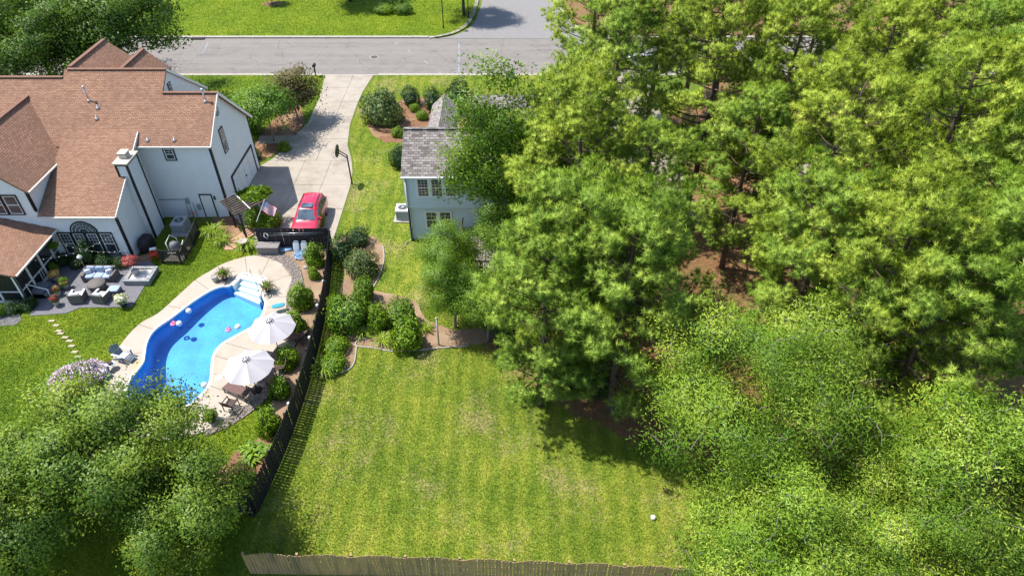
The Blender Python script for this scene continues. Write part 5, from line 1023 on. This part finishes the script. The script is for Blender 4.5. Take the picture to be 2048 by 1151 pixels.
def umbrella(label, x, y, rz, R_=1.42):
    u = thing('patio_umbrella', label, 'umbrella', (x,y,.06), rz); k = 8; z0, z1 = 2.05, 2.62; mb = MB(); seg = 4
    pt = lambda a, r: (x+r*R_*math.cos(a), y+r*R_*math.sin(a), z1-(z1-z0)*r**1.15)
    for i in range(k):
        b = MB(); a0 = rz+2*math.pi*i/k; a1 = a0+2*math.pi/k; rows = []
        for j in range(6):
            r = .06+.94*j/5
            for q in range(seg+1):
                a = a0+(a1-a0)*q/seg; P_ = Vector(pt(a, r)); sag = math.sin(math.pi*q/seg); e = math.cos(math.pi/k)/math.cos(a-(a0+a1)/2); P_ = Vector((x+(P_.x-x)*e, y+(P_.y-y)*e, P_.z-.11*sag*r)); rows.append(tuple(P_))
        b.add(rows, [(j*(seg+1)+q, (j+1)*(seg+1)+q, (j+1)*(seg+1)+q+1, j*(seg+1)+q+1) for j in range(5) for q in range(seg)]); b.build('canopy_panel', M['canvas'], u, True)
        MB().tube([pt(a0,.05)[:2]+(pt(a0,.05)[2]-.03,), pt(a0,1)[:2]+(pt(a0,1)[2]-.03,)], .012, 4).build('rib', M['lead'], u)
        MB().obox((x+.2*math.cos(a0), y+.2*math.sin(a0), z1-.02), (.045,.07,.035), a0).build('vent_clip', M['black'], u)
    MB().lathe([(.13,0),(.08,.03),(.03,.05),(.02,.09)], 16, (x,y,z1-.02)).build('vent_cap', M['canvas'], u, True)
    MB().tube([(x,y,.06),(x,y,z1)], .028, 8).build('pole', M['wicker'], u, True); MB().lathe([(.32,0),(.3,.05),(.08,.1),(.05,.3)], 18, (x,y,.06)).build('base', M['black'], u, True)
umbrella('white umbrella farther from the camera, with purple grey panels beside the fence', -14.3,29.55,.2); umbrella('white umbrella nearer the camera, above the brown lounger', -14.75,26.4,.35)
def lounger(label, x, y, rz, back=.55):
    l = thing('sun_lounger', label, 'sun lounger', (x,y,.06), rz); X0 = wm(l); Wp = lambda a, b, c: tuple(X0 @ Vector((a,b,c)))
    for sx in (-.33,.33): MB().bar(Wp(sx,-.98,.3), Wp(sx,.98,.3), .05, .06).build('side_rail', M['wicker'], l)
    for sx in (-.33,.33):
        for sy in (-.85,.8): MB().bar(Wp(sx,sy,0), Wp(sx,sy,.3), .05, .05).build('leg', M['wicker'], l)
        MB().bar(Wp(sx,.25,.5), Wp(sx,.75,.5), .06, .04).build('armrest', M['wicker'], l); MB().bar(Wp(sx,.3,.3), Wp(sx,.3,.5), .04, .04).build('arm_post', M['wicker'], l)
    for k in range(11): MB().bar(Wp(-.3,-.93+.115*k,.335), Wp(.3,-.93+.115*k,.335), .095, .02).build('slat', M['sling'], l)
    c, s_ = math.cos(back), math.sin(back)
    for k in range(7): MB().bar(Wp(-.3,.36+.1*k*c,.35+.1*k*s_), Wp(.3,.36+.1*k*c,.35+.1*k*s_), .088, .02).build('back_slat', M['wicker'], l)
    for sx in (-.32,.32): MB().bar(Wp(sx,.33,.33), Wp(sx,.33+.75*c,.33+.75*s_), .04, .05).build('back_frame', M['wicker'], l)
lounger('brown slatted lounger lying open in the sun under the near umbrella edge', -15.62,26.1,R(-118)); lounger('dark lounger half under the near umbrella, beside the gravel', -13.9,26.9,R(-125),.75)
lounger('brown lounger mostly hidden beneath the far umbrella', -14.35,28.75,R(-105)); lounger('lounger behind the far umbrella with teal towel on it', -13.55,30.6,R(-110),.7)
def sidetable(label, x, y, h=.5, r=.24, m='wicker', z=.06):
    t_ = thing('side_table', label, 'side table', (x,y,z)); MB().lathe([(r,h-.03),(r,h)], 18, (x,y,z)).build('table_top', M[m], t_)
    for k in range(3): a = k*2.1; MB().tube([(x+r*.8*math.cos(a),y+r*.8*math.sin(a),z),(x+r*.4*math.cos(a),y+r*.4*math.sin(a),z+h-.03)], .018, 5).build('leg', M[m], t_)
sidetable('small round dark table between the two umbrellas', -14.55,28.0,.5,.26); sidetable('small low table under the near umbrella', -14.9,27.0,.4,.22)
def chair(label, x, y, rz, m='wicker'):
    c = thing('patio_chair', label, 'chair', (x,y,.06), rz); X0 = wm(c); Wp = lambda a, b, q: tuple(X0 @ Vector((a,b,q)))
    for k in range(6): MB().bar(Wp(-.27,-.26+.1*k,.42), Wp(.27,-.26+.1*k,.42), .085, .025).build('seat_slat', M[m], c)
    for k in range(6): MB().bar(Wp(-.27,.29+.035*k,.48+.09*k), Wp(.27,.29+.035*k,.48+.09*k), .03, .08).build('back_slat', M[m], c)
    for sx in (-.31,.31):
        MB().bar(Wp(sx,-.28,.64), Wp(sx,.34,.64), .06, .035).build('armrest', M[m], c)
        for sy in (-.27,.3): MB().bar(Wp(sx,sy,0), Wp(sx,sy,.63), .04, .04).build('leg', M[m], c)
chair('dark wicker chair alone on the deck near the potted plant', -15.75,25.05,R(165)); chair('dark chair beside the gravel between the two umbrellas', -13.75,27.9,R(-70))
M['adir'] = mat('slate_blue_plastic', (.10,.14,.20), (.13,.17,.23), 4, .5); M['adirlight'] = mat('pale_grey_plastic', (.42,.46,.50), (.36,.40,.44), 4, .55)
def adirondack(label, x, y, rz):
    c = thing('adirondack_chair', label, 'chair', (x,y,.06), rz); X0 = wm(c); Wp = lambda a, b, q: tuple(X0 @ Vector((a,b,q)))
    for k in range(6): MB().bar(Wp(-.27,-.38+.11*k,.36-.028*k), Wp(.27,-.38+.11*k,.36-.028*k), .095, .02).build('seat_slat', M['adirlight'], c)
    for k in range(5):
        sx = -.24+.12*k; h = .72-.9*sx*sx*2; MB().bar(Wp(sx,.22,.22), Wp(sx*1.15,.22+h*.5,.22+h*.95), .11, .022).build('back_slat', M['adir'], c)
    for sx in (-.36,.36):
        MB().bar(Wp(sx,-.42,.55), Wp(sx,.38,.55), .14, .025).build('armrest', M['adirlight'], c); MB().bar(Wp(sx,-.36,0), Wp(sx,-.36,.54), .09, .03).build('front_leg', M['adir'], c); MB().bar(Wp(sx*.85,-.4,.34), Wp(sx*.85,.55,.02), .03, .1).build('rear_leg', M['adir'], c)
    MB().bar(Wp(-.3,.4,.52), Wp(.3,.4,.52), .08, .025).build('back_brace', M['adir'], c)
    for k in range(3): MB().bar(Wp(-.24,-.5-.11*k,.3-.06*k), Wp(.24,-.5-.11*k,.3-.06*k), .08, .02).build('foot_slat', M['adir'], c)
adirondack('blue grey adirondack chair facing the pool, farther from the lilac bush', -23.55,28.95,R(72)); adirondack('blue grey adirondack chair partly behind the lilac crape myrtle', -24.35,27.6,R(68))
q = at(226,738); sidetable('round pale table with a dark bowl between the adirondack chairs', q[0],q[1],.42,.27,'adirlight'); tag(MB().lathe([(.08,0),(.14,.1),(.15,.13),(.12,.12),(.05,.04)], 12, (q[0],q[1],.49)).build('bowl', M['wicker'], None, True), 'dark bowl on the round pale table', 'bowl')
# potted plants
M['potblue'] = mat('dark_blue_glaze', (.03,.035,.08), (.05,.05,.1), 5, .3); M['potgrey'] = mat('pale_grey_pot', (.42,.40,.37), (.35,.33,.3), 5, .8); M['potterra'] = mat('brown_pot', (.18,.10,.06), (.13,.07,.045), 5, .8); M['potsoil'] = mat('potting_soil', (.06,.04,.03), (.04,.03,.02), 20, .95)
PLANT = {'red': lily('cordyline', 60, .5, M['burgundy'], 7, .045), 'green': SH['bright'], 'white': shrubmesh('white_flowers', 700, .3, .22, M['flowerwhite'], 8, .8, .4, False), 'yellow': shrubmesh('orange_flowers', 600, .3, .22, M['floweryel'], 9, .8, .4, False), 'redf': shrubmesh('red_flowers', 700, .3, .2, M['flowerred'], 10, .8, .4, False)}
def pot(label, x, y, z, r, h, pm, plants):
    t_ = thing('potted_plant' if plants else 'planter', label, 'potted plant' if plants else 'planter', (x,y,z)); MB().lathe([(r*.7,0),(r*.95,h*.6),(r,h*.93),(r*1.06,h),(r*.9,h),(r*.86,h*.9)], 16, (x,y,z)).build('pot', M[pm], t_, True); MB().lathe([(r*.85,0),(r*.85,.01)], 14, (x,y,z+h*.86)).build('soil', M['potsoil'], t_)
    for key, sc, dz in plants:
        o = link('foliage', PLANT[key], None, t_); o.location = (0,0,h*.85+dz); o.scale = (sc,sc,sc); o.rotation_euler = (0,0,x*3)
q = at(450,560); pot('red leaved plant in a dark blue pot left of the pool steps', q[0],q[1],.06,.24,.36,'potblue',[('red',1.1,0),('green',.28,0)])
q = at(432,563); pot('empty pale grey planter beside the pool, left of the red plant', q[0],q[1],.06,.24,.45,'potgrey',[])
q = at(537,583); pot('red leaved plant in a dark pot right of the pool steps', q[0],q[1],.06,.22,.32,'potblue',[('red',1.1,0),('green',.26,0)])
q = at(426,842); pot('small green plant in a brown pot at the near end of the deck', q[0],q[1],.06,.22,.3,'potterra',[('green',.36,0)])
q = at(249,612); pot('white flowering plant in a dark pot at the patio corner', q[0],q[1],.05,.26,.35,'potblue',[('white',.42,.05),('green',.33,0)])
for (px, py, ks, lab) in [(112,604,[('redf',.26,.1),('green',.25,0)],'pink and red flowers in a pot on the lowest porch step'),(114,585,[('redf',.24,.1),('green',.25,0)],'red flowers in a pot halfway up the porch steps'),(130,570,[('yellow',.25,.05),('green',.3,0)],'green and yellow flower pot on the patio edge'),(112,556,[('yellow',.36,.1)],'orange flowers in a pot beside the screen porch'),(110,540,[('green',.3,0),('yellow',.16,.2)],'yellow green potted plant close to the porch corner')]:
    q = at(px, py, .3); pot(lab, q[0],q[1],.05,.22,.4,'potgrey',ks)
hb = thing('hanging_basket', 'hanging flower basket on the screen porch corner', 'hanging basket', (-31.75,38.0,1.55)); MB().lathe([(.06,0),(.2,.12),(.22,.18)], 12, (-31.75,38.0,1.55)).build('basket', M['potterra'], hb, True); o = link('foliage', SH['lime'], None, hb); o.location = (0,0,.1); o.scale = (.36,.36,.36); MB().tube([(-31.75,38.0,1.7),(-31.75,38.0,2.55)], .008, 4).build('chain', M['black'], hb)
# balls and floats on the water
M['ball'] = mat('white_vinyl', (.72,.72,.72), (.68,.68,.7), 3, .25, coat=.6); M['pink'] = mat('pink_vinyl', (.75,.22,.35), (.7,.18,.3), 3, .3, coat=.6)
for px, py, lab in [(379,621,'white ball floating at the upper left of the pool'),(360,646,'white ball floating beside the pink float at left'),(477,653,'white ball floating near the far umbrella'),(410,769,'white ball floating at the near right edge of the pool')]:
    q = at(px, py+4, -.14); tag(MB().ball((q[0],q[1],.02), (.19,.19,.19), 16, 10).build('pool_ball', M['ball'], None, True), lab, 'ball', 'white balls floating in the pool')
for px, py, lab in [(347,648,'small pink ring float at the left of the pool'),(457,660,'small pink ring float near the far umbrella')]:
    q = at(px, py, -.14); t_ = thing('pool_float', lab, 'float', (q[0],q[1],-.14), 0, 'pink floats in the pool'); MB().tube([(q[0]+.13*math.cos(k*math.pi/8),q[1]+.13*math.sin(k*math.pi/8),-.1) for k in range(17)], .065, 8).build('ring', M['pink'], t_, True); MB().tube([(q[0]+.12,q[1],-.08),(q[0]+.16,q[1],.14),(q[0]+.1,q[1]-.04,.22),(q[0]+.05,q[1]-.08,.17)], [.035,.03,.03,.02], 7).build('neck', M['pink'], t_, True)
for px, py, lab in [(396,634,'dark round drain on the pool floor, farther one'),(378,664,'dark round drain on the pool floor, nearer one')]:
    q = at(px+4, py-10, -1.3); tag(MB().lathe([(.2,0),(.2,.03),(.12,.05)], 14, (q[0],q[1],-depth(q[1])+.01)).build('floor_drain', M['liner'], None), lab, 'drain')
tag(MB().box(*[v for c in zip(at(431,760)[:2], [a_+.35 for a_ in at(431,760)[:2]]) for v in c], .062, .075).build('skimmer_lid', M['white']), 'square white skimmer lid set in the deck near the loungers', 'lid')
tw = at(560,622); tag(MB().ball((tw[0],tw[1],.5),(.42,.2,.05),14,6,.6,.3).build('towel', mat('teal_towel', (.03,.22,.32), (.05,.28,.38), 8, .9), None, True), 'teal towel lying behind the far umbrella', 'towel')
# storage box, kickboards, hoses and poles by the short fence
M['boxgrey'] = mat('grey_resin', (.16,.15,.15), (.22,.205,.2), 8, .7, stretch=(1,1,6)); sb = thing('storage_box', 'grey slatted storage box against the short black fence', 'storage box', (-17.6,39.6,0))
for k in range(4): MB().box(-18.32,-16.85,39.3,39.95,.03+.145*k,.165+.145*k).build('side_board', M['boxgrey'], sb)
MB().box(-18.38,-16.79,39.24,40.0,.62,.7).build('lid', M['boxgrey'], sb)
M['paleblue'] = mat('pale_blue_foam', (.42,.47,.52), (.36,.41,.46), 4, .6); M['hose'] = mat('blue_hose', (.20,.36,.58), (.30,.45,.62), 5, .5)
for x, lab in ((-15.62,'pale blue kickboard leaning on the black fence, left of two'),(-15.05,'pale blue kickboard leaning on the black fence, right of two')):
    o = MB().ball((0,0,0),(.24,.05,.42),14,8,.55).build('kickboard', M['paleblue'], None, True); o.location = (x,39.75,.45); o.rotation_euler = (R(-24),0,0); tag(o, lab, 'kickboard')
rr = random.Random(4)
for k in range(3):
    q = at(598+rr.uniform(-6,12), 508+4*k); pts = [(q[0]+(.35+.1*math.sin(j*.9+k))*math.cos(j*.7)+j*.012, q[1]+(.28+.08*math.cos(j*1.3))*math.sin(j*.7), .1+.03*(j % 4)) for j in range(22)]
    tag(MB().tube(spline(pts, 3, False), .03, 5).build('pool_hose', M['hose'], None, True), ['coiled blue pool hose on the gravel, nearest the fence','coiled blue pool hose on the gravel, middle coil','coiled blue pool hose on the gravel, nearest the deck'][k], 'hose')
tp = at(580,500); tag(MB().ball((tp[0]-.3,tp[1],.08),(.55,.25,.09),14,6,.7,.2).build('folded_cover', mat('light_blue_cover', (.25,.42,.62), (.35,.5,.66), 6, .6), None, True), 'crumpled light blue pool cover beside the storage box', 'cover')
pp = thing('pool_pole', 'silver telescopic pool pole hung along the short black fence', 'pole', (-16,39.95,0)); MB().tube([(-17.6,39.95,1.45),(-13.5,39.95,1.55)], .025, 6).build('shaft', M['steel'], pp, True); MB().tube([(-17.6,39.95,1.45),(-17.75,39.9,1.5),(-17.8,39.85,1.25),(-17.6,39.85,1.1),(-17.5,39.9,1.3),(-17.6,39.95,1.45)], .03, 6).build('net_frame', M['white'], pp, True); MB().tube([(-17.5,39.93,1.3),(-14.0,39.93,1.42)], .018, 6).build('second_shaft', M['lead'], pp, True)
for i, (px, py) in enumerate([(612,536),(633,533),(640,556),(618,530)]):
    q = at(px, py); tag(MB().ball((q[0],q[1],.08),(.22,.15,.1),9,6).build('garden_stone', M['kerb'], None, True), ['pale flat stone in the fence bed nearest the gravel','pale stone beside the corner shrub','pale stone against the fence below the corner shrub','small pale stone next to the hose coil'][i], 'stone')
ORD = ['first','second','third','fourth']
for i, (x, y) in enumerate([(-12.25,34.6),(-12.15,32.2),(-11.98,29.3),(-11.95,24.2)]):
    sp_ = thing('fence_lamp', ORD[i]+' small white lamp on the curved black fence, counted from its far corner', 'lamp', (x-.12,y,1.3), 0, 'small white lamps on the black fence'); MB().lathe([(.03,0),(.09,.06),(.1,.2),(.04,.28)], 10, (x-.12,y,1.3)).build('shade', M['white'], sp_, True); MB().box(x-.1,x-.03,y-.03,y+.03,1.4,1.5).build('bracket', M['white'], sp_)
# stepping stones
M['stepstone'] = mat('cream_stone', (.38,.33,.22), (.30,.26,.17), 5, .9)
ORD = ['first','second','third','fourth','fifth','sixth','seventh','eighth','ninth','tenth']
for i, (px, py) in enumerate([(104,642),(113,651),(118,662),(122,667),(131,675),(140,682),(144,692),(150,704),(156,714)]):
    q = at(px, py); w_ = .30; o = MB().prism([(q[0]+a*1.0, q[1]+b) for a, b in ((-.22,-.10),(.16,-.11),(.22,.06),(-.15,.10))], 0, .065).build('stepping_stone', M['stepstone']); tag(o, ORD[i]+' cream stepping stone in the lawn path, counted from the patio', 'stepping stone', 'stepping stones across the left lawn')

# ------------------------------------------------------------------ patio furniture
M['cushion'] = mat('blue_grey_cushion', (.30,.36,.46), (.26,.32,.42), 3, .9, .2, 40); M['cushionwhite'] = mat('white_cushion', (.62,.62,.63), (.55,.55,.57), 3, .9, .2, 40); M['stonebox'] = mat('grey_block', (.20,.21,.22), (.28,.29,.29), 5, .9, .5, 14); M['sand'] = mat('white_gravel', (.62,.58,.52), (.55,.51,.45), 18, .95, .5, 40)
so_ = thing('patio_sofa', 'wicker patio sofa with blue grey cushions below the arched window', 'sofa', (-28.4,36.6,.05))
MB().box(-29.4,-27.4,36.2,37.0,.05,.3).build('base', M['greywick'], so_); MB().box(-29.4,-27.4,36.9,37.08,.05,.82).build('backrest', M['greywick'], so_)
for x in (-29.48,-27.5): MB().box(x,x+.18,36.15,37.05,.05,.62).build('armrest', M['greywick'], so_)
for k in range(3): MB().ball((-29.0+.6*k,36.52,.4),(.3,.36,.11),16,8,.4).build('seat_cushion', M['cushion'], so_, True); MB().ball((-29.0+.6*k,36.84,.68),(.29,.11,.24),16,8,.5).build('back_cushion', M['cushion'], so_, True)
for x, lab in ((-29.15,'white scatter cushion at the left end of the patio sofa'),(-27.7,'white scatter cushion at the right end of the patio sofa')):
    tag(MB().ball((x,36.62,.62),(.22,.1,.2),14,8,.6,.5).build('scatter_cushion', M['cushionwhite'], None, True), lab, 'cushion')
def armchair(label, x, y, rz):
    c = thing('patio_armchair', label, 'armchair', (x,y,.05), rz); X0 = wm(c)
    def bx(name, a, m):
        mb = MB(); mb.box(*a); mb.v = [tuple(X0 @ Vector(p)) for p in mb.v]; mb.build(name, m, c)
    bx('base', (-.4,.4,-.4,.38,.05,.28), M['greywick']); bx('backrest', (-.42,.42,-.46,-.34,.05,.72), M['greywick'])
    for sx in (-.43,.31): bx('armrest', (sx,sx+.12,-.34,.4,.05,.55), M['greywick']); bx('arm_pad', (sx-.01,sx+.13,-.3,.42,.55,.59), M['cushionwhite'])
    mb = MB().ball((0,.04,.36),(.3,.34,.09),16,8,.4); mb.v = [tuple(X0 @ Vector(p)) for p in mb.v]; mb.build('seat_cushion', M['cushionwhite'], c, True)
    mb = MB().ball((0,-.28,.58),(.3,.1,.22),16,8,.5); mb.v = [tuple(X0 @ Vector(p)) for p in mb.v]; mb.build('back_cushion', M['cushionwhite'], c, True)
armchair('wicker armchair with white cushion, left of the two facing the sofa', -28.85,34.35,R(8)); armchair('wicker armchair with white cushion, right of the two facing the sofa', -27.3,34.35,R(-10))
ft = thing('round_table', 'round covered brown fire table in the middle of the patio', 'table', (-27.95,35.3,.05)); MB().lathe([(.5,0),(.52,.3),(.56,.62),(.58,.66),(.56,.7),(.0,.72)], 24, (-27.95,35.3,.05)).build('cover', M['greywick'], ft, True)
for k in range(8): a = k*math.pi/4; MB().tube([(-27.95+.55*math.cos(a),35.3+.55*math.sin(a),.08),(-27.95+.575*math.cos(a),35.3+.575*math.sin(a),.7)], .015, 4).build('seam', M['wicker'], ft)
ot = thing('ottoman', 'square wicker ottoman with pale blue top beside the round table', 'ottoman', (-26.75,35.05,.05)); MB().box(-27.1,-26.4,34.75,35.35,.05,.36).build('base', M['greywick'], ot); MB().ball((-26.75,35.05,.42),(.37,.32,.07),16,8,.35).build('cushion', M['cushion'], ot, True)
sb2 = at(233,553); sidetable('small white side table at the right arm of the sofa', sb2[0],sb2[1],.4,.2,'white',.05)
rbx = thing('raised_bed', 'square grey block raised bed filled with white gravel at the patio corner', 'raised bed', (-25.65,36.6,0)); X0, X1, Y0, Y1 = -26.5,-24.75,35.85,37.45
for a in ((X0,X1,Y0,Y0+.2),(X0,X1,Y1-.2,Y1),(X0,X0+.2,Y0+.2,Y1-.2),(X1-.2,X1,Y0+.2,Y1-.2)):
    for k in range(2): MB().box(a[0],a[1],a[2],a[3],.05+.17*k,.205+.17*k).build('block_course', M['stonebox'], rbx)
    MB().box(a[0]-.02,a[1]+.02,a[2]-.02,a[3]+.02,.39,.44).build('cap_stone', M['stonebox'], rbx)
MB().box(X0+.2,X1-.2,Y0+.2,Y1-.2,.05,.34).build('gravel_fill', M['sand'], rbx)
pot('red Japanese maple in a white pot on the raised gravel bed', -25.95,36.7,.34,.26,.35,'potgrey',[])
RM = broadleaf('red_maple', 1.6, .75, 1.0, .5, 60, 26, .12, .08, .14, M['redmaple'], M['barkdark'], 91, .025, ncl=18); tree('japanese_maple', 'small red leaved maple growing from the pot on the raised bed', RM, (-26.1,36.8), .4, .72).location.z = .6
# white cone and pole added for a hanging lamp's reflection; string lights
pl = thing('lamp_reflection', 'hanging lamp reflection built as a white cone on a pole beside the patio sofa', 'lamp', (-30.0,37.6,.05)); MB().tube([(-30,37.6,.05),(-30,37.6,1.2)], .02, 6).build('pole', M['lead'], pl); MB().lathe([(.2,0),(.16,.1),(.05,.2),(.03,.24)], 14, (-30,37.6,1.1)).build('shade', M['white'], pl, True); MB().lathe([(.2,0),(.2,.05)], 14, (-30,37.6,.05)).build('base', M['lead'], pl)
for (a, b, lab, nb) in (((-31.6,35.5,2.5),(-27.1,38.7,2.7),'string of small round bulbs from the porch to the house corner',13),((-31.6,37.8,2.5),(-26.2,37.3,2.0),'string of small round bulbs sagging over the sofa',13)):
    a, b = Vector(a), Vector(b); s_l = thing('string_lights', lab, 'string lights', a); P_ = lambda q: a.lerp(b, q)+Vector((0,0,-.55*math.sin(math.pi*q))); MB().tube([P_(k/16) for k in range(17)], .008, 3).build('cable', M['black'], s_l)
    for k in range(nb): MB().ball(P_((k+.5)/nb)-Vector((0,0,.05)), (.035,.035,.045), 8, 6).build('bulb', M['white'], s_l, True)
tl_ = at(265,536); pl2 = thing('folded_umbrella', 'closed green umbrella leaning behind the raised bed', 'umbrella', (tl_[0],tl_[1],0)); MB().tube([(tl_[0]+.2,tl_[1],.1),(tl_[0]-.5,tl_[1]+.5,2.0)], .02, 5).build('pole', M['steel'], pl2); MB().tube([(tl_[0]+.2,tl_[1],.1),(tl_[0]-.05,tl_[1]+.2,.7)], [.16,.06], 9).build('canopy', M['shrubdark'], pl2, True)

# ------------------------------------------------------------------ street and garden odds and ends
q = at(634,149); mx_ = thing('mailbox', 'black mailbox on a post at the kerb left of the driveway', 'mailbox', (q[0],q[1]-.5,0)); y_ = q[1]-.5; MB().box(q[0]-.05,q[0]+.05,y_-.05,y_+.05,0,1.1).build('post', M['black'], mx_); mb = MB(); pr = [(-.14,0),(.14,0),(.14,.16)]+[(.14*math.cos(a*math.pi/6),.16+.14*math.sin(a*math.pi/6)) for a in range(1,6)]+[(-.14,.16)]; k = len(pr); mb.add([(q[0]+a,y_-.25,1.08+b) for a, b in pr]+[(q[0]+a,y_+.3,1.08+b) for a, b in pr], [tuple(range(k)), tuple(range(2*k-1,k-1,-1))]+[((i+1)%k,i,i+k,(i+1)%k+k) for i in range(k)]); mb.build('box', M['black'], mx_); MB().box(q[0]+.14,q[0]+.16,y_+.05,y_+.1,1.2,1.42).build('flag', M['redplastic'], mx_); MB().bar((q[0]-.04,y_-.2,.55),(q[0]-.04,y_-.05,.95),.05,.05).build('brace', M['black'], mx_)
q = at(1020,156); ub = thing('utility_box', 'low grey utility box beside the street kerb', 'utility box', (q[0],q[1],0)); MB().box(q[0]-.45,q[0]+.45,q[1]-.3,q[1]+.3,0,.55).build('cabinet', M['acgrey'], ub); MB().box(q[0]-.48,q[0]+.48,q[1]-.33,q[1]+.33,.55,.62).build('lid', M['acdark'], ub)
for px, py, h, lab in ((887,56,5.2,'tall black lamp post at the street corner lawn'),(937,36,2.6,'shorter black sign post near the side street kerb')):
    q = at(px, py); lp = thing('street_post', lab, 'post', (q[0],q[1],0)); MB().tube([(q[0],q[1],0),(q[0],q[1],h)], .06, 8).build('pole', M['black'], lp, True); MB().lathe([(.13,0),(.1,.25),(.06,.35)], 10, (q[0],q[1],0)).build('base', M['black'], lp, True)
    if h > 4: MB().lathe([(.05,0),(.2,.1),(.22,.4),(.28,.42),(.05,.6)], 10, (q[0],q[1],h)).build('lantern', M['black'], lp, True)
    else: MB().lathe([(.05,-.35),(.3,-.2),(.34,.0),(.3,.2),(.05,.35)], 14, (q[0],q[1],h)).build('sign_head', M['black'], lp, True)
M['potgreyl'] = mat('dull_white_metal', (.42,.42,.41), (.36,.36,.35), 5, .6)
M['iron'] = mat('cast_iron', (.09,.075,.07), (.06,.05,.048), 20, .7, .5, 60)
for px, py, lab in ((748,112,'round iron manhole cover in the street above the driveway'),(1016,118,'round iron manhole cover with painted marks near the side street')):
    q = at(px, py); mc = thing('manhole_cover', lab, 'manhole cover', (q[0],q[1],-.128)); MB().lathe([(.52,0),(.52,.008)], 22, (q[0],q[1],-.128)).build('frame', M['kerb'], mc); MB().lathe([(.42,0),(.42,.014)], 22, (q[0],q[1],-.128)).build('cover', M['iron'], mc)
q = at(397,75); dg = thing('storm_drain', 'iron storm drain grate at the far kerb', 'drain', (q[0],q[1],-.1))
for k in range(9): MB().box(q[0]-.8+.18*k,q[0]-.7+.18*k,YF-.5,YF+.1,-.13,.03).build('grate_bar', M['iron'], dg)
q = at(878,690); wp = thing('white_post', 'white metal post at the edge of the back bed', 'post', (q[0],q[1],0)); MB().tube([(q[0],q[1],0),(q[0],q[1],2.3)], .05, 8).build('pole', M['potgreyl'], wp, True); MB().ball((q[0],q[1],2.3),(.07,.07,.05),8,6).build('cap', M['white'], wp)
q = at(1306,1036); tag(MB().ball((q[0],q[1],.1),(.13,.13,.13),14,10).build('lawn_ball', M['white'], None, True), 'white ball lying on the lower right of the back lawn', 'ball')
tag(MB().prism([(at(545,8)[0]+1.5*math.cos(k*.4),at(545,8)[1]+1.2*math.sin(k*.4)) for k in range(16)], 0, .02).build('mulch_ring', M['mulch']), kind='structure'); q = at(545,8); tree('sapling', 'young tree in a mulch ring across the street at the top edge', SMALL, q, 1.0, .75)
for i, (x, y, z, L_) in enumerate([(19.5,23.2,3.2,1.8),(20.1,23.0,2.6,1.6),(19.2,23.8,2.2,1.5)]):
    rg = random.Random(i); mb = MB(); p0 = Vector((21.2,24.0,z+.4)); p1 = Vector((x-1,y,z)); mb.tube([p0, p0.lerp(p1,.5)+Vector((0,0,.2)), p1], [.05,.035,.012], 5)
    for k in range(9):
        b = p0.lerp(p1, .35+.07*k); mb.tube([b, b+Vector((rg.uniform(-.8,.2),rg.uniform(-.7,.7),rg.uniform(-.3,.3)))], [.014,.005], 3)
    tag(mb.build('dead_branch', M['barkgrey'], None, True), ['bare dead branch in the dark gap between the two leafy trees, uppermost','bare dead branch in the dark gap between the two leafy trees, middle','bare dead branch in the dark gap between the two leafy trees, lowest'][i], 'branch')
